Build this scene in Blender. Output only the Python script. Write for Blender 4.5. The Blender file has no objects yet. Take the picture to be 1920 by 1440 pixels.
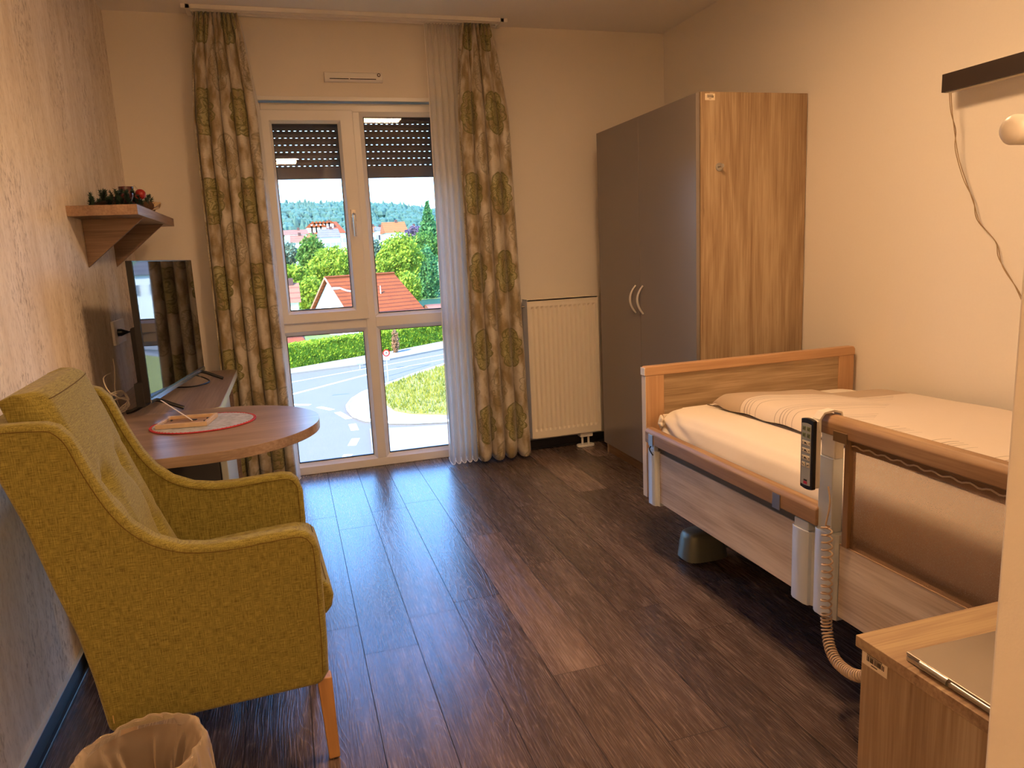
import bpy, bmesh, math, random
from mathutils import Vector, Matrix, noise as mnoise
random.seed(7)
R_ = random.Random(11)
scn = bpy.context.scene
COL = scn.collection
PI = math.pi

# ------------------------------------------------------------------ camera
CAM = dict(cx=0.7801, cy=-4.5203, cz=1.3117, yaw=0.2904, pitch=-0.1791, roll=-0.0485, f=1369.8)
def _axes():
    y, p, r = CAM['yaw'], CAM['pitch'], CAM['roll']
    fwd = Vector((math.sin(y)*math.cos(p), math.cos(y)*math.cos(p), math.sin(p)))
    right = Vector((math.cos(y), -math.sin(y), 0)); up = right.cross(fwd)
    R = math.cos(r)*right + math.sin(r)*up; U = -math.sin(r)*right + math.cos(r)*up
    return fwd, R, U
FWD, RGT, UPV = _axes()
CPOS = Vector((CAM['cx'], CAM['cy'], CAM['cz']))
def at(u, v, **k):
    """point of the photograph (1920x1440) met on the plane x=, y= or z="""
    d = FWD*CAM['f'] + RGT*(u-960) - UPV*(v-720)
    a, val = list(k.items())[0]; i = 'xyz'.index(a)
    return CPOS + d*((val-CPOS[i])/d[i])
cam = bpy.data.cameras.new('camera'); camo = bpy.data.objects.new('camera', cam); COL.objects.link(camo)
cam.sensor_fit = 'HORIZONTAL'; cam.sensor_width = 36; cam.lens = CAM['f']*36/1920
cam.clip_start = 0.02; cam.clip_end = 3000
M = Matrix((RGT, UPV, -FWD)).transposed().to_4x4(); M.translation = CPOS
camo.matrix_world = M
scn.camera = camo

# ------------------------------------------------------------------ view + world + sun
scn.view_settings.view_transform = 'Standard'
try: scn.view_settings.look = 'None'
except Exception: pass
scn.view_settings.gamma = 1; scn.view_settings.use_curve_mapping = False
scn.view_settings.exposure = 0.0
try:
    scn.cycles.max_bounces = 10; scn.cycles.transparent_max_bounces = 24; scn.cycles.diffuse_bounces = 6
    scn.cycles.sample_clamp_indirect = 13
except Exception: pass
world = bpy.data.worlds.new('sky'); scn.world = world; world.use_nodes = True
nt = world.node_tree; nt.nodes.clear()
wo = nt.nodes.new('ShaderNodeOutputWorld'); bg = nt.nodes.new('ShaderNodeBackground')
tc = nt.nodes.new('ShaderNodeTexCoord'); sep = nt.nodes.new('ShaderNodeSeparateXYZ'); cr = nt.nodes.new('ShaderNodeValToRGB')
nt.links.new(tc.outputs['Generated'], sep.inputs[0]); nt.links.new(sep.outputs['Z'], cr.inputs[0])
nt.links.new(cr.outputs[0], bg.inputs[0]); nt.links.new(bg.outputs[0], wo.inputs[0])
cr.color_ramp.elements[0].position = 0.0; cr.color_ramp.elements[0].color = (0.36, 0.68, 1.0, 1)
cr.color_ramp.elements[1].position = 0.55; cr.color_ramp.elements[1].color = (0.10, 0.32, 0.95, 1)
SKY_STRENGTH = 9.5
bg.inputs[1].default_value = SKY_STRENGTH
sun = bpy.data.lights.new('sun', 'SUN'); sun.energy = 19.0; sun.angle = 0.01; sun.color = (1.0, 0.93, 0.78)
suno = bpy.data.objects.new('sun', sun); COL.objects.link(suno)
suno.rotation_euler = Vector((0.55, 0.55, -0.75)).to_track_quat('-Z', 'Y').to_euler()
# sampling portal in the window opening (adds no light of its own)
pl = bpy.data.lights.new('window_portal', 'AREA'); pl.shape = 'RECTANGLE'; pl.size = 1.1; pl.size_y = 2.15
pl.cycles.is_portal = True
po = bpy.data.objects.new('window_portal', pl); COL.objects.link(po)
po.location = (1.24, 0.3, 1.1); po.rotation_euler = (-PI/2, 0, 0)
LAMP_ROOM = 108.0
LAMP_HALL = 88.0
LAMP_COL = (1.0, 0.60, 0.31, 1)

# ------------------------------------------------------------------ node helpers
def mat(name):
    m = bpy.data.materials.new(name); m.use_nodes = True
    n = m.node_tree; b = n.nodes['Principled BSDF']
    return m, n, b
def rgb(h):
    """sRGB hex or tuple -> linear rgba"""
    if isinstance(h, str):
        h = [int(h[i:i+2], 16)/255 for i in (0, 2, 4)]
    return tuple((c/12.92 if c <= .04045 else ((c+.055)/1.055)**2.4) for c in h)+(1,)
def plain(name, col, rough=.5, metal=0, spec=.5, bump=0, bscale=200, sheen=0, coat=0, var=0):
    m, n, b = mat(name)
    b.inputs['Base Color'].default_value = rgb(col); b.inputs['Roughness'].default_value = rough
    b.inputs['Metallic'].default_value = metal; b.inputs['Specular IOR Level'].default_value = spec
    if sheen: b.inputs['Sheen Weight'].default_value = sheen
    if coat: b.inputs['Coat Weight'].default_value = coat
    t = n.nodes.new('ShaderNodeTexCoord'); ns = n.nodes.new('ShaderNodeTexNoise')
    n.links.new(t.outputs['Object'], ns.inputs['Vector']); ns.inputs['Scale'].default_value = bscale
    ns.inputs['Detail'].default_value = 4
    if bump:
        bp_ = n.nodes.new('ShaderNodeBump'); bp_.inputs['Strength'].default_value = bump; bp_.inputs['Distance'].default_value = .002
        n.links.new(ns.outputs[0], bp_.inputs['Height']); n.links.new(bp_.outputs[0], b.inputs['Normal'])
    if var:
        hs = n.nodes.new('ShaderNodeHueSaturation'); hs.inputs['Color'].default_value = rgb(col)
        mr = n.nodes.new('ShaderNodeMapRange'); mr.inputs['To Min'].default_value = 1-var; mr.inputs['To Max'].default_value = 1+var
        n2 = n.nodes.new('ShaderNodeTexNoise'); n2.inputs['Scale'].default_value = bscale*.3; n.links.new(t.outputs['Object'], n2.inputs['Vector'])
        n.links.new(n2.outputs[0], mr.inputs[0]); n.links.new(mr.outputs[0], hs.inputs['Value']); n.links.new(hs.outputs[0], b.inputs['Base Color'])
    return m
def ramp(n, stops, interp='LINEAR'):
    r = n.nodes.new('ShaderNodeValToRGB'); r.color_ramp.interpolation = interp
    e = r.color_ramp.elements
    while len(e) < len(stops): e.new(0.5)
    for x, (p, c) in zip(e, stops): x.position = p; x.color = c if len(c) == 4 else rgb(c)
    return r
def mathn(n, op, a, b=None, c=None):
    x = n.nodes.new('ShaderNodeMath'); x.operation = op
    for i, v in enumerate((a, b, c)):
        if v is None: continue
        if isinstance(v, (int, float)): x.inputs[i].default_value = v
        else: n.links.new(v, x.inputs[i])
    return x.outputs[0]
def wood(name, light, mid, dark, axis='z', scale=1.0, rough=.45, knots=.5, crack=True, bump=.15, fine=1.0):
    """wood decor, the grain runs along the axis"""
    m, n, b = mat(name)
    t = n.nodes.new('ShaderNodeTexCoord'); mp = n.nodes.new('ShaderNodeMapping')
    n.links.new(t.outputs['Object'], mp.inputs[0])
    s = [9*scale]*3; s['xyz'.index(axis)] = .9*scale; mp.inputs['Scale'].default_value = s
    a = n.nodes.new('ShaderNodeTexNoise'); a.inputs['Scale'].default_value = 1.2; a.inputs['Detail'].default_value = 5; a.inputs['Distortion'].default_value = 1.2
    n.links.new(mp.outputs[0], a.inputs['Vector'])
    mp2 = n.nodes.new('ShaderNodeMapping'); n.links.new(t.outputs['Object'], mp2.inputs[0])
    s = [150*scale*fine]*3; s['xyz'.index(axis)] = 5*scale; mp2.inputs['Scale'].default_value = s
    f = n.nodes.new('ShaderNodeTexNoise'); f.inputs['Scale'].default_value = 1; f.inputs['Detail'].default_value = 4
    n.links.new(mp2.outputs[0], f.inputs['Vector'])
    mx = mathn(n, 'ADD', mathn(n, 'MULTIPLY', a.outputs[0], .62), mathn(n, 'MULTIPLY', f.outputs[0], .38))
    r = ramp(n, [(.36, dark), (.5, mid), (.62, light)]); n.links.new(mx, r.inputs[0])
    out = r.outputs[0]
    if crack:
        mp3 = n.nodes.new('ShaderNodeMapping'); n.links.new(t.outputs['Object'], mp3.inputs[0])
        s = [34*scale]*3; s['xyz'.index(axis)] = 3.0*scale; mp3.inputs['Scale'].default_value = s
        k = n.nodes.new('ShaderNodeTexNoise'); k.inputs['Scale'].default_value = 1; k.inputs['Detail'].default_value = 8; k.inputs['Roughness'].default_value = .7
        n.links.new(mp3.outputs[0], k.inputs['Vector'])
        kr = ramp(n, [(.62, (0, 0, 0, 1)), (.72, (1, 1, 1, 1))]); n.links.new(k.outputs[0], kr.inputs[0])
        mix = n.nodes.new('ShaderNodeMix'); mix.data_type = 'RGBA'; mix.blend_type = 'MULTIPLY'
        n.links.new(mathn(n, 'MULTIPLY', kr.outputs[0], knots), mix.inputs[0])
        n.links.new(out, mix.inputs[6]); mix.inputs[7].default_value = rgb('5a4028'); out = mix.outputs[2]
    n.links.new(out, b.inputs['Base Color'])
    b.inputs['Roughness'].default_value = rough
    bp_ = n.nodes.new('ShaderNodeBump'); bp_.inputs['Strength'].default_value = bump; bp_.inputs['Distance'].default_value = .001
    n.links.new(f.outputs[0], bp_.inputs['Height']); n.links.new(bp_.outputs[0], b.inputs['Normal'])
    return m
def weave(name, c1, c2, sc=900, rough=.9, bump=.5, sheen=.2):
    m, n, b = mat(name)
    t = n.nodes.new('ShaderNodeTexCoord')
    w = []
    for i, dirv in enumerate(((1, 1, .06), (.06, .06, 1))):
        mp = n.nodes.new('ShaderNodeMapping'); mp.inputs['Scale'].default_value = [q*sc for q in dirv]
        n.links.new(t.outputs['Object'], mp.inputs[0])
        x = n.nodes.new('ShaderNodeTexNoise'); x.inputs['Scale'].default_value = 1; x.inputs['Detail'].default_value = 2
        n.links.new(mp.outputs[0], x.inputs['Vector']); w.append(x.outputs[0])
    s = mathn(n, 'MULTIPLY', mathn(n, 'ADD', w[0], w[1]), .5)
    r = ramp(n, [(.38, c2), (.62, c1)]); n.links.new(s, r.inputs[0]); n.links.new(r.outputs[0], b.inputs['Base Color'])
    bp_ = n.nodes.new('ShaderNodeBump'); bp_.inputs['Strength'].default_value = bump; bp_.inputs['Distance'].default_value = .001
    n.links.new(s, bp_.inputs['Height']); n.links.new(bp_.outputs[0], b.inputs['Normal'])
    b.inputs['Roughness'].default_value = rough; b.inputs['Sheen Weight'].default_value = sheen
    b.inputs['Specular IOR Level'].default_value = .2
    return m

# ------------------------------------------------------------------ mesh helpers
class MB:
    def __init__(s): s.bm = bmesh.new(); s.mi = 0
    def _q(s, vs):
        try: f = s.bm.faces.new(vs); f.material_index = s.mi; return f
        except ValueError: return None
    def box(s, x0, x1, y0, y1, z0, z1):
        v = [s.bm.verts.new((x, y, z)) for z in (z0, z1) for y in (y0, y1) for x in (x0, x1)]
        for f in ((0, 2, 3, 1), (4, 5, 7, 6), (0, 1, 5, 4), (2, 6, 7, 3), (0, 4, 6, 2), (1, 3, 7, 5)): s._q([v[i] for i in f])
        return s
    def obox(s, c, ax, ay, az, hx, hy, hz):
        c = Vector(c); ax, ay, az = Vector(ax).normalized(), Vector(ay).normalized(), Vector(az).normalized()
        v = [s.bm.verts.new(c+ax*hx*i+ay*hy*j+az*hz*k) for k in (-1, 1) for j in (-1, 1) for i in (-1, 1)]
        for f in ((0, 2, 3, 1), (4, 5, 7, 6), (0, 1, 5, 4), (2, 6, 7, 3), (0, 4, 6, 2), (1, 3, 7, 5)): s._q([v[i] for i in f])
        return s
    def prism(s, poly, axis, a, b):
        """poly of 2D points extruded along axis from a to b"""
        def P(p, t):
            if axis == 'x': return (t, p[0], p[1])
            if axis == 'y': return (p[0], t, p[1])
            return (p[0], p[1], t)
        A = [s.bm.verts.new(P(p, a)) for p in poly]; B = [s.bm.verts.new(P(p, b)) for p in poly]
        s._q(A[::-1]); s._q(B)
        for i in range(len(poly)): j = (i+1) % len(poly); s._q([A[i], A[j], B[j], B[i]])
        return s
    def tube(s, pts, r, n=8, closed=False, caps=True):
        pts = [Vector(p) for p in pts]; rs = r if isinstance(r, (list, tuple)) else [r]*len(pts)
        rings = []; nrm = None
        for i, p in enumerate(pts):
            a = pts[i-1] if (i > 0 or closed) else p; b = pts[(i+1) % len(pts)] if (i < len(pts)-1 or closed) else p
            t = (b-a).normalized()
            if nrm is None:
                nrm = t.cross(Vector((0, 0, 1)))
                if nrm.length < .05: nrm = t.cross(Vector((1, 0, 0)))
                nrm.normalize()
            else:
                nrm = nrm - t*nrm.dot(t)
                if nrm.length < 1e-5: nrm = t.orthogonal()
                nrm.normalize()
            bi = t.cross(nrm)
            rings.append([s.bm.verts.new(p+(nrm*math.cos(k*2*PI/n)+bi*math.sin(k*2*PI/n))*rs[i]) for k in range(n)])
        L = len(rings)
        for i in range(L if closed else L-1):
            A, B = rings[i], rings[(i+1) % L]
            for k in range(n): s._q([A[k], A[(k+1) % n], B[(k+1) % n], B[k]])
        if caps and not closed: s._q(rings[0][::-1]); s._q(rings[-1])
        return s
    def lathe(s, prof, c=(0, 0, 0), n=24, axis='z', cap=True):
        rings = []
        for r, h in prof:
            ring = []
            for k in range(n):
                a = 2*PI*k/n; x, y = r*math.cos(a), r*math.sin(a)
                if axis == 'z': p = (c[0]+x, c[1]+y, c[2]+h)
                elif axis == 'x': p = (c[0]+h, c[1]+x, c[2]+y)
                else: p = (c[0]+x, c[1]+h, c[2]+y)
                ring.append(s.bm.verts.new(p))
            rings.append(ring)
        for A, B in zip(rings, rings[1:]):
            for k in range(n): s._q([A[k], A[(k+1) % n], B[(k+1) % n], B[k]])
        if cap: s._q(rings[0][::-1]); s._q(rings[-1])
        return s
    def grid(s, fn, nu, nv, closed_u=False):
        g = [[s.bm.verts.new(fn(i/(nu if closed_u else nu-1), j/(nv-1))) for j in range(nv)] for i in range(nu)]
        for i in range(nu if closed_u else nu-1):
            for j in range(nv-1): s._q([g[i][j], g[(i+1) % nu][j], g[(i+1) % nu][j+1], g[i][j+1]])
        return s
    def build(s, name, m, parent=None, smooth=False, bevel=0, seg=2, sharp=40, fixn=True, uvfn=None, solid=0, loc=None, rotz=0, sub=0):
        if fixn: bmesh.ops.recalc_face_normals(s.bm, faces=s.bm.faces[:])
        me = bpy.data.meshes.new(name); s.bm.to_mesh(me); s.bm.free()
        o = bpy.data.objects.new(name, me); COL.objects.link(o)
        for mm in (m if isinstance(m, (list, tuple)) else [m]): me.materials.append(mm)
        if smooth or bevel:
            me.polygons.foreach_set('use_smooth', [True]*len(me.polygons))
            me.set_sharp_from_angle(angle=math.radians(sharp))
        if solid:
            d = o.modifiers.new('solid', 'SOLIDIFY'); d.thickness = solid; d.offset = 0
        if bevel:
            d = o.modifiers.new('bevel', 'BEVEL'); d.width = bevel; d.segments = seg; d.limit_method = 'ANGLE'; d.angle_limit = math.radians(35)
            d.harden_normals = True
        if sub:
            d = o.modifiers.new('sub', 'SUBSURF'); d.levels = sub; d.render_levels = sub
        if parent is not None: o.parent = parent
        if loc: o.location = loc
        if rotz: o.rotation_euler = (0, 0, rotz)
        return o
def tag(o, label=None, cat=None, group=None, kind=None):
    if label: o['label'] = label
    if cat: o['category'] = cat
    if group: o['group'] = group
    if kind: o['kind'] = kind
    return o
def thing(name, label, cat, loc=(0, 0, 0), rotz=0, group=None):
    o = bpy.data.objects.new(name, None); COL.objects.link(o); o.empty_display_size = .1
    o.location = loc; o.rotation_euler = (0, 0, rotz); return tag(o, label, cat, group)
def struct(o, label=None, cat=None): o['kind'] = 'structure'; return tag(o, label, cat)
def child(name, parent):
    o = bpy.data.objects.new(name, None); COL.objects.link(o); o.parent = parent; return o
def copy_tree(o, parent=None):
    c = o.copy(); COL.objects.link(c)
    if parent is not None: c.parent = parent
    for ch in list(o.children): copy_tree(ch, c)
    return c
def smoothpath(pts, n=8):
    """Catmull-Rom through points"""
    P = [Vector(p) for p in pts]; out = []
    for i in range(len(P)-1):
        a = P[max(i-1, 0)]; b = P[i]; c = P[i+1]; d = P[min(i+2, len(P)-1)]
        for k in range(n):
            t = k/n
            out.append(.5*((2*b)+(-a+c)*t+(2*a-5*b+4*c-d)*t*t+(-a+3*b-3*c+d)*t**3))
    out.append(P[-1]); return out

# ------------------------------------------------------------------ materials
def wallmat(name, col, rough=.85, bump=.12, sc=350):
    return plain(name, col, rough=rough, bump=bump, bscale=sc, spec=.2, var=.015)
M_WALL = wallmat('cream_wall_paint', 'e8e1d4')
M_CEIL = wallmat('ceiling_paint', 'efebe4')
def paper():
    m, n, b = mat('flecked_wallpaper')
    t = n.nodes.new('ShaderNodeTexCoord')
    def ns(scale, s3, det=5, dist=0):
        mp = n.nodes.new('ShaderNodeMapping'); mp.inputs['Scale'].default_value = s3; n.links.new(t.outputs['Object'], mp.inputs[0])
        x = n.nodes.new('ShaderNodeTexNoise'); x.inputs['Scale'].default_value = scale; x.inputs['Detail'].default_value = det; x.inputs['Distortion'].default_value = dist
        x.inputs['Roughness'].default_value = .65
        n.links.new(mp.outputs[0], x.inputs['Vector']); return x.outputs[0]
    big = ns(3.2, (1, 1.6, .45), 3); fine = ns(62, (1, 1.3, .5), 8, .5); med = ns(9, (1, 1.4, .3), 5)
    base = ramp(n, [(.35, 'ded0bc'), (.6, 'f0e6d8')]); n.links.new(med, base.inputs[0])
    mask = mathn(n, 'MULTIPLY', ramp_o(n, big, .45, .60), ramp_o(n, fine, .50, .60))
    mask2 = mathn(n, 'MULTIPLY', ramp_o(n, fine, .50, .60), .30)
    mm = mathn(n, 'MAXIMUM', mask, mask2)
    mix = n.nodes.new('ShaderNodeMix'); mix.data_type = 'RGBA'; n.links.new(mathn(n, 'MULTIPLY', mm, .62), mix.inputs[0])
    n.links.new(base.outputs[0], mix.inputs[6]); mix.inputs[7].default_value = rgb('8a7560')
    n.links.new(mix.outputs[2], b.inputs['Base Color']); b.inputs['Roughness'].default_value = .6
    b.inputs['Specular IOR Level'].default_value = .35
    bp_ = n.nodes.new('ShaderNodeBump'); bp_.inputs['Strength'].default_value = .3; bp_.inputs['Distance'].default_value = .002
    n.links.new(fine, bp_.inputs['Height']); n.links.new(bp_.outputs[0], b.inputs['Normal'])
    return m
def ramp_o(n, sock, a, b):
    r = n.nodes.new('ShaderNodeMapRange'); r.inputs['From Min'].default_value = a; r.inputs['From Max'].default_value = b
    n.links.new(sock, r.inputs[0]); return r.outputs[0]
M_PAPER = paper()
def floormat():
    m, n, b = mat('walnut_vinyl_planks')
    t = n.nodes.new('ShaderNodeTexCoord')
    at1 = n.nodes.new('ShaderNodeAttribute'); at1.attribute_name = 'plank'
    sp = n.nodes.new('ShaderNodeSeparateColor'); n.links.new(at1.outputs['Color'], sp.inputs[0])
    off = n.nodes.new('ShaderNodeCombineXYZ')
    n.links.new(mathn(n, 'MULTIPLY', sp.outputs[1], 7.3), off.inputs[0]); n.links.new(mathn(n, 'MULTIPLY', sp.outputs[2], 31.0), off.inputs[1])
    va = n.nodes.new('ShaderNodeVectorMath'); n.links.new(t.outputs['Object'], va.inputs[0]); n.links.new(off.outputs[0], va.inputs[1])
    def mapd(s3):
        mp = n.nodes.new('ShaderNodeMapping'); mp.inputs['Scale'].default_value = s3; n.links.new(va.outputs[0], mp.inputs[0]); return mp.outputs[0]
    # cathedral growth rings
    nd = n.nodes.new('ShaderNodeTexNoise'); nd.inputs['Scale'].default_value = 1; nd.inputs['Detail'].default_value = 2
    n.links.new(mapd((7.5, .95, 1)), nd.inputs['Vector'])
    rings = mathn(n, 'FRACT', mathn(n, 'MULTIPLY', nd.outputs[0], 30))
    line = mathn(n, 'POWER', mathn(n, 'ABSOLUTE', mathn(n, 'SUBTRACT', mathn(n, 'MULTIPLY', rings, 2), 1)), 6)
    f = n.nodes.new('ShaderNodeTexNoise'); f.inputs['Scale'].default_value = 1; f.inputs['Detail'].default_value = 3
    n.links.new(mapd((300, 8, 1)), f.inputs['Vector'])
    g = n.nodes.new('ShaderNodeTexNoise'); g.inputs['Scale'].default_value = 1; g.inputs['Detail'].default_value = 4
    n.links.new(mapd((16, 1.1, 1)), g.inputs['Vector'])
    streak = mathn(n, 'MULTIPLY', line, ramp_o(n, f.outputs[0], .40, .62))
    tone = mathn(n, 'ADD', mathn(n, 'MULTIPLY', g.outputs[0], .55), mathn(n, 'MULTIPLY', f.outputs[0], .45))
    r = ramp(n, [(.30, '3c3028'), (.5, '564740'), (.70, '74645a')]); n.links.new(tone, r.inputs[0])
    hs = n.nodes.new('ShaderNodeHueSaturation'); n.links.new(r.outputs[0], hs.inputs['Color']); n.links.new(mathn(n, 'ADD', mathn(n, 'MULTIPLY', sp.outputs[0], 2.3), .28), hs.inputs['Value'])
    mix = n.nodes.new('ShaderNodeMix'); mix.data_type = 'RGBA'; n.links.new(mathn(n, 'MULTIPLY', streak, .6), mix.inputs[0])
    n.links.new(hs.outputs[0], mix.inputs[6]); mix.inputs[7].default_value = rgb('a08b80')
    n.links.new(mix.outputs[2], b.inputs['Base Color'])
    n.links.new(mathn(n, 'ADD', mathn(n, 'MULTIPLY', f.outputs[0], .14), .20), b.inputs['Roughness'])
    b.inputs['Specular IOR Level'].default_value = .85
    bp_ = n.nodes.new('ShaderNodeBump'); bp_.inputs['Strength'].default_value = .35; bp_.inputs['Distance'].default_value = .0012
    n.links.new(mathn(n, 'ADD', f.outputs[0], mathn(n, 'MULTIPLY', line, .5)), bp_.inputs['Height']); n.links.new(bp_.outputs[0], b.inputs['Normal'])
    return m
M_FLOOR = floormat()
M_PVC = plain('white_window_plastic', 'e9e6e0', rough=.28, spec=.5)
M_GASKET = plain('black_gasket', '26282b', rough=.6)
M_DARKBASE = plain('dark_grey_skirting', '2b2d31', rough=.35)
M_STEEL = plain('brushed_steel', 'b9b5ad', rough=.32, metal=1)
M_CHROME = plain('chrome', 'dddddd', rough=.12, metal=1)
M_ALU = plain('silver_lacquered_aluminium', 'd3dade', rough=.34, metal=.25)
M_CREAMPL = plain('cream_plastic', 'd8d2c4', rough=.45)
M_WHITEPL = plain('white_plastic', 'ece8df', rough=.35)
M_BLACK = plain('black_plastic', '131313', rough=.35)
M_BLACKMAT = plain('matt_black_plastic', '1b1a19', rough=.7)
M_DARKGAP = plain('dark_slot', '060606', rough=.9)
M_RAD = plain('radiator_enamel', 'ece4d3', rough=.3)
M_DOORG = plain('taupe_grey_door_laminate', '827870', rough=.30, spec=.7)
M_OAKZ = wood('oak_decor_upright', 'b8a282', 'a58c6c', '8a6e50', 'z', 1.0)
M_OAKY = wood('oak_decor_lengthwise', 'd6c8b7', 'c3b29f', 'a5927c', 'y', 1.0)
M_OAKX = wood('oak_decor_crosswise', 'bba384', 'a58d6c', '866e50', 'x', 1.0)
M_BEECH = wood('beech_edge', 'c6a078', 'ba926a', 'ac845c', 'z', .7, crack=False, knots=0, bump=.05)
M_BEECHX = wood('beech_cap', 'c6a078', 'ba926a', 'ac845c', 'x', .7, crack=False, knots=0, bump=.05)
M_RAILW = wood('walnut_rail', 'a88a66', '967656', '826446', 'y', .9, crack=False, knots=0)
M_TABLE = wood('grey_oak_tabletop', 'a18c7e', '8d786a', '786456', 'x', .8, rough=.3, crack=False, knots=.3)
M_TABLEY = wood('grey_oak_desktop', 'a18c7e', '8d786a', '786456', 'y', .8, rough=.33, crack=False, knots=.3)
M_SHELF = wood('grey_oak_shelf', 'a88a70', '94765e', '7e624c', 'y', .9, rough=.4, crack=False)
M_CHAIR = weave('mustard_upholstery', '958c46', '645822', 700)
M_SEAM = plain('dark_seam', '5d4712', rough=.9)
M_CHAIRLEG = wood('beech_chair_leg', 'bf9460', 'b38752', 'a27646', 'z', .6, crack=False, knots=0)
M_SHEET = plain('cream_bedsheet', 'e6dccc', rough=.9, spec=.15, bump=.25, bscale=30, sheen=.2)
M_TVSCR = plain('glossy_screen', '07080a', rough=.03, spec=.6)

def glassmat(name, tint=(1, 1, 1), refl=.9, rough=0.0):
    m = bpy.data.materials.new(name); m.use_nodes = True; n = m.node_tree; n.nodes.clear()
    o = n.nodes.new('ShaderNodeOutputMaterial'); mx = n.nodes.new('ShaderNodeMixShader')
    t = n.nodes.new('ShaderNodeBsdfTransparent'); t.inputs[0].default_value = tint+(1,)
    g = n.nodes.new('ShaderNodeBsdfGlossy'); g.inputs['Roughness'].default_value = rough
    fr = n.nodes.new('ShaderNodeFresnel'); fr.inputs[0].default_value = 1.5
    n.links.new(mathn(n, 'MULTIPLY', fr.outputs[0], refl), mx.inputs[0]); n.links.new(t.outputs[0], mx.inputs[1]); n.links.new(g.outputs[0], mx.inputs[2])
    n.links.new(mx.outputs[0], o.inputs[0]); return m
M_GLASS = glassmat('window_glass', (.97, .985, .98), .6)
def sheermat(name, col, alpha, lines=0):
    m = bpy.data.materials.new(name); m.use_nodes = True; n = m.node_tree; n.nodes.clear()
    o = n.nodes.new('ShaderNodeOutputMaterial'); mx = n.nodes.new('ShaderNodeMixShader'); mx2 = n.nodes.new('ShaderNodeMixShader')
    t = n.nodes.new('ShaderNodeBsdfTransparent'); d = n.nodes.new('ShaderNodeBsdfDiffuse'); tl = n.nodes.new('ShaderNodeBsdfTranslucent')
    d.inputs[0].default_value = rgb(col); tl.inputs[0].default_value = rgb(col)
    n.links.new(d.outputs[0], mx2.inputs[1]); n.links.new(tl.outputs[0], mx2.inputs[2]); mx2.inputs[0].default_value = .45
    tcn = n.nodes.new('ShaderNodeTexCoord'); ns = n.nodes.new('ShaderNodeTexNoise'); ns.inputs['Scale'].default_value = 700
    n.links.new(tcn.outputs['Object'], ns.inputs['Vector'])
    mr = n.nodes.new('ShaderNodeMapRange'); mr.inputs['To Min'].default_value = alpha-.12; mr.inputs['To Max'].default_value = alpha+.12
    n.links.new(ns.outputs[0], mr.inputs[0]); n.links.new(mr.outputs[0], mx.inputs[0])
    n.links.new(t.outputs[0], mx.inputs[1]); n.links.new(mx2.outputs[0], mx.inputs[2]); n.links.new(mx.outputs[0], o.inputs[0]); return m
M_SHEER = sheermat('sheer_voile', 'f4f1ea', .60)
M_MESH = sheermat('brown_mesh_fabric', '9c8069', .62)
M_BAG = sheermat('thin_plastic_bag', 'cfc4b8', .30)
def emis(name, col, s):
    m = bpy.data.materials.new(name); m.use_nodes = True; n = m.node_tree; n.nodes.clear()
    o = n.nodes.new('ShaderNodeOutputMaterial'); e = n.nodes.new('ShaderNodeEmission'); e.inputs[0].default_value = col; e.inputs[1].default_value = s
    n.links.new(e.outputs[0], o.inputs[0]); return m

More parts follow.
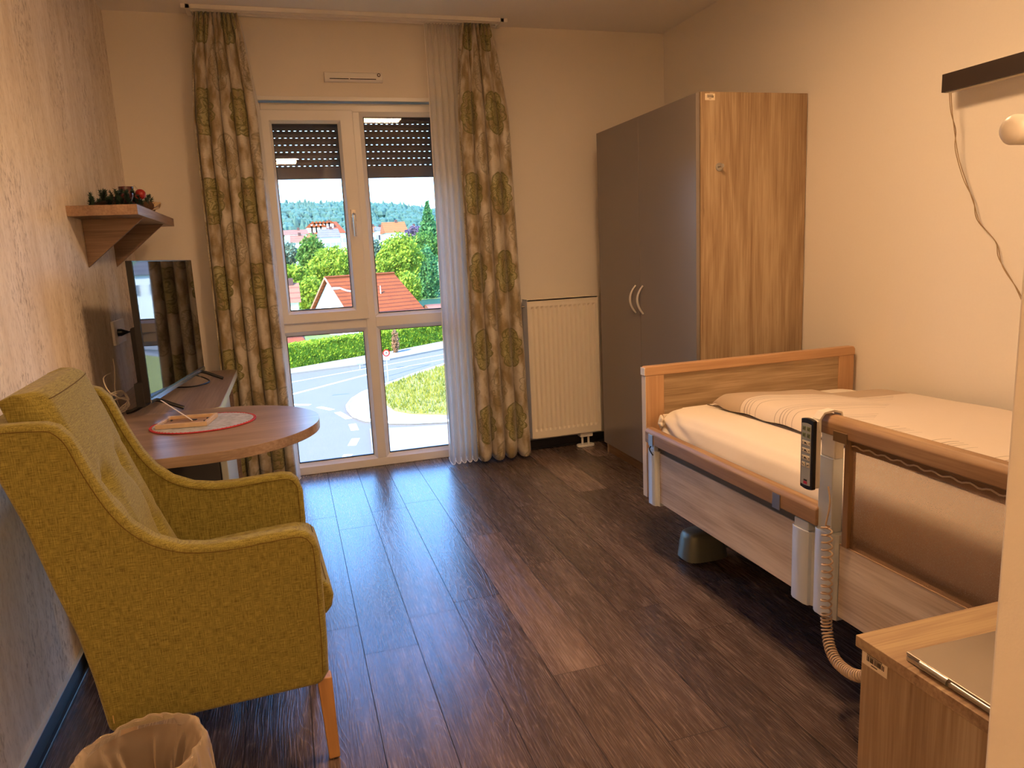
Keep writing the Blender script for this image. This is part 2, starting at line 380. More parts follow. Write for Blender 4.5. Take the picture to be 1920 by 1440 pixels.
def drapemat():
    """woven damask: olive scroll medallions on a beige ground with soft brown bands (UV = metres of cloth)"""
    m, n, b = mat('olive_damask_cloth')
    uv = n.nodes.new('ShaderNodeUVMap'); uv.uv_map = 'UVMap'
    nz = n.nodes.new('ShaderNodeTexNoise'); nz.inputs['Scale'].default_value = 9; nz.inputs['Detail'].default_value = 3
    n.links.new(uv.outputs[0], nz.inputs['Vector'])
    dv = n.nodes.new('ShaderNodeVectorMath'); dv.operation = 'MULTIPLY_ADD'
    n.links.new(nz.outputs['Color'], dv.inputs[0]); dv.inputs[1].default_value = (.035, .035, 0); n.links.new(uv.outputs[0], dv.inputs[2])
    s = n.nodes.new('ShaderNodeSeparateXYZ'); n.links.new(dv.outputs[0], s.inputs[0])
    TW, TH = .24, .47
    cn = n.nodes.new('ShaderNodeTexNoise'); cn.inputs['Scale'].default_value = 19; cn.inputs['Detail'].default_value = 1; cn.inputs['Distortion'].default_value = .6
    n.links.new(uv.outputs[0], cn.inputs['Vector'])
    scroll = mathn(n, 'LESS_THAN', mathn(n, 'ABSOLUTE', mathn(n, 'SUBTRACT', mathn(n, 'FRACT', mathn(n, 'MULTIPLY', cn.outputs[0], 11)), .5)), .15)
    def medallion(ou, ov):
        cu = mathn(n, 'MULTIPLY', mathn(n, 'SUBTRACT', mathn(n, 'FRACT', mathn(n, 'ADD', mathn(n, 'DIVIDE', s.outputs[0], TW), ou)), .5), TW)
        cv = mathn(n, 'MULTIPLY', mathn(n, 'SUBTRACT', mathn(n, 'FRACT', mathn(n, 'ADD', mathn(n, 'DIVIDE', s.outputs[1], TH), ov)), .5), TH)
        au = mathn(n, 'ABSOLUTE', cu)
        # ogee outline: scalloped ellipse
        ang = mathn(n, 'ARCTAN2', cv, au)
        sc = mathn(n, 'ADD', 1, mathn(n, 'MULTIPLY', mathn(n, 'ABSOLUTE', mathn(n, 'SINE', mathn(n, 'MULTIPLY', ang, 4))), .20))
        d = mathn(n, 'DIVIDE', mathn(n, 'SQRT', mathn(n, 'ADD', mathn(n, 'POWER', mathn(n, 'DIVIDE', au, .058), 2), mathn(n, 'POWER', mathn(n, 'DIVIDE', cv, .118), 2))), sc)
        ins = mathn(n, 'LESS_THAN', d, 1.0)
        core = mathn(n, 'LESS_THAN', mathn(n, 'ABSOLUTE', mathn(n, 'SUBTRACT', d, .55)), .045)
        edge = mathn(n, 'LESS_THAN', mathn(n, 'ABSOLUTE', mathn(n, 'SUBTRACT', d, .97)), .035)
        return ins, mathn(n, 'MAXIMUM', mathn(n, 'MULTIPLY', mathn(n, 'MAXIMUM', scroll, core), ins), edge)
    i1, l1 = medallion(0, 0); i2, l2 = medallion(.5, .5)
    # ground
    gn = n.nodes.new('ShaderNodeTexNoise'); gn.inputs['Scale'].default_value = 1; gn.inputs['Detail'].default_value = 5
    mp = n.nodes.new('ShaderNodeMapping'); mp.inputs['Scale'].default_value = (22, 7, 1); n.links.new(uv.outputs[0], mp.inputs[0]); n.links.new(mp.outputs[0], gn.inputs['Vector'])
    ground = ramp(n, [(.40, '94835e'), (.5, 'b3a68c'), (.58, 'cac2b0')]); n.links.new(gn.outputs[0], ground.inputs[0])
    def mixc(fac, a, bcol):
        x = n.nodes.new('ShaderNodeMix'); x.data_type = 'RGBA'; n.links.new(fac, x.inputs[0]) if not isinstance(fac, float) else None
        n.links.new(a, x.inputs[6]); x.inputs[7].default_value = rgb(bcol); return x.outputs[2]
    c = mixc(mathn(n, 'MULTIPLY', mathn(n, 'MULTIPLY', i1, .62), ramp_o(n, gn.outputs[0], .36, .5)), ground.outputs[0], '96923e')
    c = mixc(mathn(n, 'MULTIPLY', i2, .12), c, '9a9166')
    c = mixc(mathn(n, 'MULTIPLY', l1, .7), c, '5c5c24')
    c = mixc(mathn(n, 'MULTIPLY', l2, .5), c, '70694a')
    wn = n.nodes.new('ShaderNodeTexNoise'); wn.inputs['Scale'].default_value = 1; wn.inputs['Detail'].default_value = 2
    mp2 = n.nodes.new('ShaderNodeMapping'); mp2.inputs['Scale'].default_value = (60, 600, 1); n.links.new(uv.outputs[0], mp2.inputs[0]); n.links.new(mp2.outputs[0], wn.inputs['Vector'])
    hs = n.nodes.new('ShaderNodeHueSaturation'); n.links.new(c, hs.inputs['Color'])
    mr = n.nodes.new('ShaderNodeMapRange'); mr.inputs['From Min'].default_value = .3; mr.inputs['From Max'].default_value = .7; mr.inputs['To Min'].default_value = .86; mr.inputs['To Max'].default_value = 1.14
    n.links.new(wn.outputs[0], mr.inputs[0]); n.links.new(mr.outputs[0], hs.inputs['Value'])
    n.links.new(hs.outputs[0], b.inputs['Base Color'])
    b.inputs['Roughness'].default_value = .42; b.inputs['Specular IOR Level'].default_value = .5; b.inputs['Sheen Weight'].default_value = .3
    return m
M_DRAPE = drapemat()

# ================================================================== STRUCTURE
W = 3.2665; H = 2.65; YB = -6.6; PX = 1.437; PY = -4.0   # room width, height, hall end, partition corner
WX0, WX1, WZT = 0.68, 1.80, 2.235                         # window opening
T = .24
def floor():
    PW = .1822; X0 = 1.4572
    mb = MB(); bm = mb.bm; cl = bm.loops.layers.float_color.new('plank')
    i0 = math.floor((0-X0)/PW)
    k = i0
    while X0+k*PW < W:
        xa = max(0, X0+k*PW); xb = min(W, X0+(k+1)*PW)
        rr = random.Random(100+k); y = {0: -1.331+1.215*2, 4: -.955+1.215}.get(k, rr.uniform(0, 1.2))
        first = True
        while y > YB:
            y0 = max(y-1.215, YB); y1 = min(y, .1)
            if y0 < .1 and y1 > y0:
                tone = rr.choice([.22, .28, .33, .38, .30, .36, .25])+rr.uniform(-.04, .04)
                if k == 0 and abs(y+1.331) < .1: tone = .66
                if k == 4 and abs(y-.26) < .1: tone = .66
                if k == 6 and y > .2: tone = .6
                g = .0011
                f = bm.faces.new([bm.verts.new(p) for p in ((xa+g, y0+g, 0), (xb-g, y0+g, 0), (xb-g, y1-g, 0), (xa+g, y1-g, 0))])
                c = (tone, rr.random(), rr.random(), 1)
                for l in f.loops: l[cl] = c
            y -= 1.215
        k += 1
    # dark joint bed with the thickness of the floor
    n0 = len(bm.faces)
    mb.mi = 1; mb.box(0, W, YB, .1, -.12, -.0012)
    return struct(mb.build('floor', [M_FLOOR, M_DARKGAP], fixn=False))
floor()
MB().box(-.2, W+.2, YB-.2, T, H, H+.2).build('ceiling', M_CEIL)['kind'] = 'structure'
mb = MB(); mb.box(-.2, WX0, 0, T, -.12, H); mb.box(WX1, W+.2, 0, T, -.12, H); mb.box(WX0, WX1, 0, T, WZT, H); mb.box(WX0, WX1, .13, T, -.12, -.001)
struct(mb.build('wall_back', M_WALL))
struct(MB().box(-.2, 0, YB-.2, 0, -.12, H).build('wall_left', M_PAPER))
struct(MB().box(W, W+.2, PY, 0, -.12, H).build('wall_right', M_WALL))
struct(MB().box(PX, W+.2, YB, PY, -.12, H).build('wall_partition', M_WALL, bevel=.004))
struct(MB().box(-.2, W+.2, YB-.2, YB, -.12, H).build('wall_front', M_WALL))
def base(name, x0, x1, y0, y1, prof_axis):
    mb = MB(); t = .012
    mb.box(x0, x1, y0, y1, 0, .062)
    if prof_axis == 'y': mb.box(x0, x1+.012, y0, y1, 0, .012)
    else: mb.box(x0, x1, y0-.012, y1, 0, .012)
    return struct(mb.build(name, M_DARKBASE, bevel=.003))
base('baseboard_left', 0, .012, YB, 0, 'y')
base('baseboard_back', 1.80, W-.001, -.012, 0, 'x')
base('baseboard_back_left', .03, .68, -.012, 0, 'x').name = 'baseboard_1'
# silver edge strip along the top of the left skirting
struct(MB().box(0, .014, YB, -.02, .062, .066).build('trim_1', M_ALU))
struct(MB().box(WX0-.02, WX1+.02, -.006, .02, WZT-.022, WZT).build('trim_2', M_PVC, bevel=.002))   # reveal edge profile

# ------------------------------------------------------------------ window
def window():
    root = bpy.data.objects.new('window_1', None); COL.objects.link(root)
    struct(root, 'tall white plastic window reaching the floor with four panes', 'window')
    y0, y1 = .07, .14
    G = dict(g0=.7902, g1=1.1575, g2=1.3141, g3=1.72, t1=2.097, t2=2.1413, b1=1.0222, b2=.9741, lt=.869, ll=.0738, l0=.7513, l1=1.2126)
    xm0, xm1 = 1.232, 1.290     # mullion
    mb = MB()
    mb.box(WX0, .735, y0, y1, 0, WZT-.02); mb.box(1.735, WX1, y0, y1, 0, WZT-.02)
    mb.box(.735, 1.735, y0, y1, 0, .052); mb.box(.735, 1.735, y0, y1, 2.165, WZT-.02)
    mb.build('outer_frame', M_PVC, root, bevel=.004)
    MB().box(xm0, xm1, y0-.002, y1, .052, 2.165).build('mullion', M_PVC, root, bevel=.004)
    MB().box(.735, xm0, y0-.001, y1, .892, .955).build('transom', M_PVC, root, bevel=.004)
    MB().box(xm1, 1.735, y0-.001, y1, .892, .955).build('transom', M_PVC, root, bevel=.004)
    def beads(name, xa, xb, za, zb, ga, gb, gc, gd, par, yy=y0+.012):
        mb = MB()   # glazing bead from frame to glass edge, chamfered
        for (p, q) in (((xa, za), (ga, gc)), ):
            pass
        o = [(xa, za), (xb, za), (xb, zb), (xa, zb)]; i = [(ga, gc), (gb, gc), (gb, gd), (ga, gd)]
        O = [mb.bm.verts.new((x, yy-.008, z)) for x, z in o]; I = [mb.bm.verts.new((x, yy+.012, z)) for x, z in i]
        B = [mb.bm.verts.new((x, yy+.03, z)) for x, z in i]; C = [mb.bm.verts.new((x, yy+.03, z)) for x, z in o]
        for k in range(4):
            j = (k+1) % 4; mb._q([O[k], O[j], I[j], I[k]]); mb._q([I[k], I[j], B[j], B[k]]); mb._q([B[k], B[j], C[j], C[k]]); mb._q([C[k], C[j], O[j], O[k]])
        ob = mb.build(name, M_PVC, par)
        mb = MB(); r = .0035
        for (a, c, b_, d) in ((ga, ga+r, gc, gd), (gb-r, gb, gc, gd), (ga, gb, gc, gc+r*1.6), (ga, gb, gd-r, gd)): mb.box(a, c, yy+.010, yy+.022, b_, d)
        mb.build('gasket', M_GASKET, par)
        MB().box(ga-.004, gb+.004, yy+.016, yy+.019, gc-.004, gd+.004).build('glass_pane', M_GLASS, par)
    beads('glazing_bead', .735, xm0, .052, .892, G['l0'], G['l1'], G['ll'], G['lt'], root)
    beads('glazing_bead', xm1, 1.735, .052, .892, G['g2'], G['g3'], G['ll'], G['lt'], root)
    beads('glazing_bead', xm1, 1.735, .955, 2.165, G['g2'], G['g3'], G['b2'], G['t2'], root)
    # opening sash
    sash = child('sash', root)
    sx0, sx1, sz0, sz1 = .716, 1.250, .948, 2.172
    mb = MB()
    o = [(sx0, sz0), (sx1, sz0), (sx1, sz1), (sx0, sz1)]; i = [(.778, 1.006), (1.172, 1.006), (1.172, 2.112), (.778, 2.112)]
    ys, ye = .045, .10
    O = [mb.bm.verts.new((x, ys, z)) for x, z in o]; I = [mb.bm.verts.new((x, ys, z)) for x, z in i]
    O2 = [mb.bm.verts.new((x, ye, z)) for x, z in o]; I2 = [mb.bm.verts.new((x, ye, z)) for x, z in i]
    for k in range(4):
        j = (k+1) % 4
        mb._q([O[k], O[j], I[j], I[k]]); mb._q([O2[k], O2[j], I2[j], I2[k]]); mb._q([O[k], O[j], O2[j], O2[k]]); mb._q([I[k], I[j], I2[j], I2[k]])
    mb.build('sash_frame', M_PVC, sash, bevel=.005)
    beads('sash_bead', .778, 1.172, 1.006, 2.112, G['g0'], G['g1'], G['b1'], G['t1'], sash, .058)
    mb = MB(); hp = at(662, 405, y=.04); hx = 1.205
    mb.lathe([(.013, 0), (.013, .012), (.009, .02)], (hx, .045, 1.575), 16, 'y')
    mb.bm.verts.ensure_lookup_table()
    mb2 = MB()
    mb2.box(hx-.014, hx+.014, .037, .046, 1.535, 1.605)
    mb2.tube(smoothpath([(hx, .038, 1.575), (hx, .012, 1.575), (hx, .004, 1.56), (hx, .002, 1.50), (hx, .004, 1.445)], 5), [.008]*16+[.007]*5, 10)
    mb2.build('window_handle', plain('light_grey_handle', 'd6d0c8', rough=.25, metal=.4), sash, bevel=.001)
    mb.bm.free()
window()
# roller shutter outside
def shutter():
    root = thing('roller_shutter', 'brown slatted roller shutter lowered a third over the outside of the window', 'roller shutter', (1.24, .21, 1.8))
    L = (-1.24, -.21, -1.8)
    x0, x1 = .72, 1.76; zb = 1.80
    M_SH = plain('brown_shutter_slats', '5b4a42', rough=.55)
    mb = MB(); mb.prism([(.196, zb), (.212, zb), (.212, zb+.072), (.20, zb+.075), (.194, zb+.07)], 'x', x0, x1)
    mb.build('end_slat', M_SH, root, bevel=.001, loc=L)
    mb = MB(); MB_p = []
    z = zb+.075; pitch = .0405; row = 0
    zs = z+.012
    while z < 2.235:
        # slot strip: webs between the light slots
        s = .032; w = .0125; x = x0+(.0 if row % 2 else .006)
        mb.box(x0, x, .200, .208, z, z+.0040)
        while x < x1-.02:
            mb.box(x+w, min(x+s, x1), .200, .208, z, z+.0040); x += s
        # curved slat above
        za, zc = z+.0040, z+pitch
        mb.prism([(.200, za), (.208, za), (.213, (za+zc)/2), (.208, zc), (.200, zc), (.195, (za+zc)/2)], 'x', x0, x1)
        z += pitch; row += 1
    mb.build('slats', M_SH, root, loc=L)
    for x in (x0-.02, x1): MB().box(x, x+.02, .185, .225, 0.0, 2.235).build('guide_rail', plain('dark_guide', '3b3531', rough=.5), root, loc=L)
shutter()
# curtain track
def track():
    root = thing('curtain_track', 'white double curtain track on the ceiling above the window', 'curtain track', (1.25, -.10, H))
    mb = MB(); L = (-1.25, .10, -H)
    for y in (-.055, -.10, -.15): mb.box(.42, 2.14, y-.008, y+.008, H-.018, H-.001)
    mb.box(.40, 2.16, -.165, -.04, H-.005, H-.0005)
    mb.box(.40, 2.16, -.168, -.162, H-.022, H-.001)
    mb.build('rail', M_WHITEPL, root, loc=L)
    for x in (.43, 2.13):
        MB().box(x-.012, x+.012, -.168, -.04, H-.024, H-.001).build('end_cap', M_WHITEPL, root, loc=L, bevel=.002)
track()

# ------------------------------------------------------------------ curtains
def curtain(name, label, m, topx, botx, zt, zb, yc_t, yc_b, amp_t, amp_b, folds, seed, solid=0, hem=0, kx=None, wave=0.0):
    root = thing(name, label, 'curtain', ((botx[0]+botx[1])/2, yc_b, zb))
    rr = random.Random(seed); ph = [rr.uniform(-.5, .5) for _ in range(40)]; am = [rr.uniform(.55, 1.2) for _ in range(40)]
    NU, NV = folds*14+1, 70
    def fold(u):
        a = u*folds; i = int(a); fr = a-i
        A = am[i]*(1-fr)+am[min(i+1, 39)]*fr; P_ = ph[i]*(1-fr)+ph[min(i+1, 39)]*fr
        return A, P_
    def fn(u, v):
        z = zt+(zb-zt)*v
        w = min(1, v*5)**.7                          # quick opening below the header tape
        e = v if kx is None else w*.72+v*.28
        xa = topx[0]+(botx[0]-topx[0])*e; xb = topx[1]+(botx[1]-topx[1])*e
        A, P_ = fold(u)
        th = 2*PI*(u*folds)+P_*(.4+.6*v)
        thin = 2*PI*(u*folds*2.0)+P_
        amp = amp_t+(amp_b-amp_t)*v**.8
        y = yc_t+(yc_b-yc_t)*v + amp*A*math.sin(th)*w + amp_t*.9*math.sin(thin)*(1-w)
        x = xa+(xb-xa)*u + .35*(xb-xa)/folds*math.sin(th*1.0+1.1)*w*.5 + wave*math.sin(v*4+u*3)*.01
        zz = z + (.012*math.sin(th+.6) if v > .985 else 0)*w
        return Vector((x, y, zz))
    bm = bmesh.new(); g = []; arc = 0; prev = None; us = []
    for i in range(NU):
        u = i/(NU-1); p = fn(u, .6)
        if prev is not None: arc += (p-prev).length
        prev = p; us.append(arc)
        g.append([bm.verts.new(fn(u, j/(NV-1))-Vector(root.location)) for j in range(NV)])
    uvl = bm.loops.layers.uv.new('UVMap')
    for i in range(NU-1):
        for j in range(NV-1):
            f = bm.faces.new([g[i][j], g[i+1][j], g[i+1][j+1], g[i][j+1]]); f.smooth = True
            for l, (a, b_) in zip(f.loops, ((i, j), (i+1, j), (i+1, j+1), (i, j+1))):
                l[uvl].uv = (us[a]*.62, (zt-zb)*(1-b_/(NV-1)))
    me = bpy.data.meshes.new('cloth'); bm.to_mesh(me); bm.free(); me.materials.append(m)
    o = bpy.data.objects.new('cloth', me); COL.objects.link(o); o.parent = root
    if solid:
        d = o.modifiers.new('s', 'SOLIDIFY'); d.thickness = solid
    # header tape
    mb = MB(); pts = [fn(i/160, .0)+Vector((0, .004, -.012)) for i in range(161)]
    A = [mb.bm.verts.new(p+Vector((0, 0, .012))-Vector(root.location)) for p in pts]; B = [mb.bm.verts.new(p-Vector((0, 0, .05))-Vector(root.location)) for p in pts]
    for i in range(160): mb._q([A[i], A[i+1], B[i+1], B[i]])
    mb.build('header_tape', m if not solid else M_SHEETB, root, smooth=True)
    if hem:
        mb = MB(); mb.tube([fn(i/200, 1.0)-Vector(root.location)+Vector((0, 0, .002)) for i in range(201)], .003, 5)
        mb.tube([fn(0, j/60)-Vector(root.location) for j in range(61)], .0022, 5)
        mb.build('hem', plain('white_hem', 'f3efe6', rough=.8), root, smooth=True)
    return root
M_SHEETB = plain('beige_tape', 'b9ab8c', rough=.9)
curtain('drape_curtain', 'olive patterned drape hanging left of the window behind the television desk', M_DRAPE, (.455, .672), (.365, .722), H-.02, .03, -.105, -.15, .016, .042, 5, 3, solid=.0015, kx=1)
curtain('drape_curtain', 'olive patterned drape hanging between the sheer curtain and the radiator', M_DRAPE, (1.890, 2.065), (1.815, 2.165), H-.02, .035, -.105, -.185, .016, .055, 4, 9, solid=.0015, kx=1)
curtain('sheer_curtain', 'white sheer curtain hanging over the right edge of the window', M_SHEER, (1.685, 1.905), (1.655, 1.875), H-.02, .025, -.075, -.13, .014, .05, 6, 5, hem=1)
curtain('sheer_curtain', 'narrow edge of white sheer showing behind the left patterned drape', M_SHEER, (.55, .675), (.60, .745), H-.02, .025, -.062, -.07, .008, .014, 3, 6, hem=1, kx=1)

# ------------------------------------------------------------------ vent over window
def vent():
    x0, x1, z0, z1 = 1.1018, 1.432, 2.3146, 2.3688
    root = thing('wall_vent', 'white slotted air vent above the window', 'vent', ((x0+x1)/2, -.012, z0))
    L = (-(x0+x1)/2, .012, -z0)
    MB().prism([(0, z0-.002), (0, z1+.002), (-.018, z1-.004), (-.026, z0+.012), (-.018, z0)], 'x', x0, x1).build('housing', M_WHITEPL, root, bevel=.003, loc=L)
    mb = MB()
    for a, b in ((x0+.028, x0+.135), (x0+.142, x1-.04)): mb.box(a, b, -.0262, -.02, z0+.0125, z0+.0165)
    mb.build('slot', M_DARKGAP, root, loc=L)
    mb = MB(); mb.lathe([(.010, -.0255), (.010, -.019)], (x1-.022, 0, z1-.016), 20, 'y'); 
    mb.build('round_emblem', plain('emblem_grey', '5a4a3c', rough=.4), root, smooth=True, loc=L)
    mb = MB(); mb.lathe([(.005, -.0268), (.005, -.0250)], (x1-.022, 0, z1-.016), 16, 'y'); mb.build('emblem_centre', M_WHITEPL, root, smooth=True, loc=L)
vent()

# ------------------------------------------------------------------ radiator
def radiator():
    x0, x1, z0, z1 = 2.2128, 2.70, .1053, 1.0091; yf, yb = -.135, -.045
    root = thing('radiator', 'white ribbed panel radiator on the wall between drape and wardrobe', 'radiator', (2.46, -.09, z0))
    L = (-2.46, .09, -z0)
    n = 14; pw = (x1-x0-.04)/n
    mb = MB()
    # corrugated front sheet
    prof = [(x0+.006, 0), (x0+.018, 0)]
    for i in range(n):
        a = x0+.022+i*pw
        prof += [(a+pw*.08, 0), (a+pw*.20, 1), (a+pw*.52, 1), (a+pw*.80, 0)]
    prof += [(x1-.018, 0), (x1-.006, 0)]
    D = .015
    zl = [z0, z0+.045, z0+.06, z1-.062, z1-.047, z1-.004]
    on = [0, 0, 1, 1, 0, 0]
    g = [[mb.bm.verts.new((x, yf+ (D*(k) if o else (0)) , z)) for (x, k) in prof] for z, o in zip(zl, on)]
    for a, b in zip(g, g[1:]):
        for i in range(len(prof)-1): mb._q([a[i], a[i+1], b[i+1], b[i]])
    mb.build('front_panel', M_RAD, root, loc=L)
    mb = MB(); mb.box(x0+.004, x1-.004, yf+.017, yf+.026, z0+.004, z1-.012); mb.box(x0+.01, x1-.01, yb-.015, yb, z0+.01, z1-.015)
    for i in range(26):
        a = x0+.03+i*(x1-x0-.06)/26; mb.box(a, a+.001, yf+.024, yb-.015, z0+.04, z1-.04)
    mb.build('inner_panel', M_RAD, root, loc=L)
    for x in (x0, x1-.005): MB().box(x, x+.005, yf-.001, yb+.005, z0, z1).build('side_cover', M_RAD, root, bevel=.0015, loc=L)
    mb = MB(); 
    for yy in (yf, yb-.002): mb.box(x0+.005, x1-.005, yy, yy+.006, z1-.012, z1)
    k = x0+.02
    while k < x1-.02: mb.box(k, k+.006, yf+.006, yb, z1-.006, z1-.003); k += .018
    mb.build('top_grille', M_RAD, root, loc=L)
    mb = MB(); mb.lathe([(.009, -.03), (.009, -.012), (.006, -.010), (.006, .0)], (x0, -.085, z1-.045), 14, 'x'); mb.build('bleed_valve', M_STEEL, root, smooth=True, loc=L)
    mb = MB(); mb.lathe([(.008, -.028), (.008, -.010), (.006, .0)], (x0, -.085, z0+.035), 14, 'x'); mb.build('end_plug', M_STEEL, root, smooth=True, loc=L)
    vx = 2.60
    MB().box(vx-.045, vx+.045, -.115, -.065, z0-.035, z0-.001).build('valve_block', M_WHITEPL, root, bevel=.004, loc=L)
    for d in (-.022, .022):
        mb = MB(); mb.tube([(vx+d, -.09, z0-.035), (vx+d, -.09, .004)], .0075, 12); mb.build('pipe', M_WHITEPL, root, smooth=True, loc=L)
    mb = MB()
    pr = []
    for i in range(24):
        a = 2*PI*i/24; pr.append((vx+(.03 if math.cos(a) > 0 else -.03)+.032*math.cos(a), -.09+.032*math.sin(a)))
    mb.prism(pr, 'z', .0005, .016); mb.build('pipe_rosette', M_WHITEPL, root, bevel=.003, loc=L)
    for x in (x0+.1, x1-.1):
        MB().box(x-.012, x+.012, yb, -.001, z0+.1, z0+.8).build('wall_bracket', M_STEEL, root, loc=L)
radiator()

# ------------------------------------------------------------------ stickers
def sticker(parent, name, corner, du, dv, nrm, w, h, seed, loc=None):
    """paper label with printed bars; corner = top-left, du to the right, dv down"""
    c = Vector(corner); du = Vector(du); dv = Vector(dv); nrm = Vector(nrm)
    mb = MB(); mb.obox(c+du*w/2+dv*h/2+nrm*.0004, du, dv, nrm, w/2, h/2, .0004)
    s = mb.build(name, plain('label_paper', 'e8d9bd', rough=.6), parent, loc=loc)
    rr = random.Random(seed); mb = MB(); x = w*.2
    while x < w*.86:
        bw = rr.choice([.0008, .0014, .0022]); mb.obox(c+du*(x+bw/2)+dv*h*.48+nrm*.001, du, dv, nrm, bw/2, h*.16, .0003); x += bw+rr.choice([.0008, .0014, .002])
    for k in range(2): mb.obox(c+du*w*.5+dv*h*(.18 + k*.09)+nrm*.001, du, dv, nrm, w*.3, h*.018, .0003)
    mb.obox(c+du*w*.5+dv*h*.8+nrm*.001, du, dv, nrm, w*.12, h*.03, .0003)
    mb.build('printed_bars', plain('label_ink', '3a2818', rough=.7), s)

# ------------------------------------------------------------------ wardrobe
def wardrobe():
    xd, yn, yf, zt = 2.655, -1.411, -.275, 1.991
    root = thing('wardrobe', 'tall oak wardrobe with two taupe doors in the corner beside the radiator', 'wardrobe', (2.96, -.84, 0))
    L = (-2.96, .84, 0); xb = W-.006; xs = xd+.022
    MB().box(xs, xb, yn, yn+.019, 0, zt).build('side_panel', M_OAKZ, root, bevel=.001, loc=L)
    MB().box(xs, xb, yf-.019, yf, 0, zt).build('side_panel', M_OAKZ, root, bevel=.001, loc=L)
    MB().box(xs, xb, yn+.019, yf-.019, zt-.022, zt-.001).build('top_panel', M_OAKZ, root, loc=L)
    MB().box(xb-.01, xb, yn+.019, yf-.019, .02, zt-.022).build('back_panel', M_OAKZ, root, loc=L)
    MB().box(xs, xb, yn+.019, yf-.019, .066, .085).build('bottom_panel', M_OAKZ, root, loc=L)
    MB().box(xs+.004, xs+.022, yn+.019, yf-.019, 0, .066).build('plinth', wood('oak_plinth', 'a98a68', '94734f', '7a5a3c', 'y'), root, loc=L)
    ym = -.822
    for ya, yb_, hy, in ((yn+.004, ym-.0015, -.858), (ym+.0015, yf-.001, -.770)):
        d = MB().box(xd, xd+.019, ya, yb_, .068, zt-.004).build('door', M_DOORG, root, bevel=.0012, loc=L)
        mb = MB(); pts = []
        for i in range(15):
            t = -1+2*i/14; pts.append((xd-.030*(1-t*t)-.002, hy+ (0), 1.015+.078*t))
        # bow leans towards the door joint seen from the front
        pts = [(p[0], p[1]+(.012 if hy > ym else .012)*(1-((k/7)-1)**2), p[2]) for k, p in enumerate(pts)]
        mb.tube(pts, [.0050+.0024*(1-((k/7)-1)**2) for k in range(15)], 10)
        mb.build('handle', plain('satin_nickel', 'dcd8d0', rough=.35, metal=.6), d, smooth=True)
    sticker(root, 'inventory_label', (2.700, yn, 1.983), (1, 0, 0), (0, 0, -1), (0, -1, 0), .052, .029, 4, loc=L)
    kx, kz = 2.775, 1.656
    mb = MB(); mb.lathe([(.019, 0), (.019, -.004), (.015, -.006)], (kx, yn, kz), 28, 'y')
    mb.lathe([(.0075, -.005), (.006, -.02), (.0095, -.032), (.0095, -.036), (.0, -.037)], (kx-.004, yn, kz+.002), 20, 'y')
    mb.build('coat_knob', M_STEEL, root, smooth=True, loc=L)
wardrobe()

# ------------------------------------------------------------------ desk with rounded table
TZ = .742; TT = .034
def desk():
    root = thing('desk', 'grey oak wall desk with a round table end beside the window', 'desk', (.3, -1.1, 0))
    L = (-.3, 1.1, 0)
    cx, cy, r = .465, -1.757, .385
    pts = [(.004, cy-r), (cx, cy-r)]
    for i in range(1, 60):
        a = -PI/2+PI*i/60*.999; pts.append((cx+r*math.cos(a), cy+r*math.sin(a)))
    pts += [(cx-.02, cy+r), (.004, cy+r)]
    MB().prism(pts, 'z', TZ-TT, TZ).build('round_tabletop', [M_TABLE], root, bevel=.0015, loc=L)
    xr = .472; ya = cy+r+.0008
    dp = [(.004, ya), (.41, ya)]
    for i in range(0, 9):
        a = -PI/2+PI/2*i/8; dp.append((xr-.05+.05*math.cos(a), ya+.05+.05*math.sin(a)))
    dp += [(xr, -.25), (xr-.02, -.22), (.004, -.22)]
    MB().prism(dp, 'z', TZ-TT, TZ).build('long_top', M_TABLEY, root, bevel=.0015, loc=L)
    # pale edge band round the long top
    M_EDGE = plain('pale_edge_band', 'c3c0a4', rough=.35)
    mb = MB(); e = dp[1:-1]
    for a, b in zip(e, e[1:]):
        a = Vector((a[0], a[1], 0)); b = Vector((b[0], b[1], 0)); t = (b-a).normalized(); nn = Vector((t.y, -t.x, 0))
        c = (a+b)/2+nn*.001; c.z = TZ-TT/2; mb.obox(c, t, nn, (0, 0, 1), (b-a).length/2+.0005, .001, TT/2-.001)
    mb.build('edge_band', M_EDGE, root, loc=L)
    # supports: dark pedestal under the round end, wall panel
    MB().box(.02, .06, -1.9, -1.3, 0, TZ-TT).build('wall_support', plain('dark_brown_panel', '4a3c36', rough=.5), root, loc=L)
    MB().box(.018, .44, -.262, -.243, 0, TZ-TT).build('side_support', M_TABLEY, root, loc=L)
desk()
def fridge():
    root = thing('under_desk_cabinet', 'grey cabinet with a light door standing under the wall desk', 'cabinet', (.24, -.75, 0))
    L = (-.24, .75, 0)
    MB().box(.03, .405, -1.0, -.50, .02, .70).build('body', plain('graphite_cabinet', '4a4846', rough=.4), root, bevel=.004, loc=L)
    d = MB().box(.409, .44, -1.0, -.50, .03, .70).build('door', plain('light_grey_door', 'c9cbbf', rough=.35), root, bevel=.005, loc=L)
    MB().box(.4015, .4095, -.998, -.502, .03, .70).build('door_seal', M_BLACKMAT, root, loc=L)
    for x, y in ((.07, -.96), (.37, -.96), (.07, -.54), (.37, -.54)):
        mb = MB(); mb.lathe([(.016, 0), (.016, .02)], (x, y, 0), 12); mb.build('foot', M_BLACKMAT, root, loc=L)
fridge()

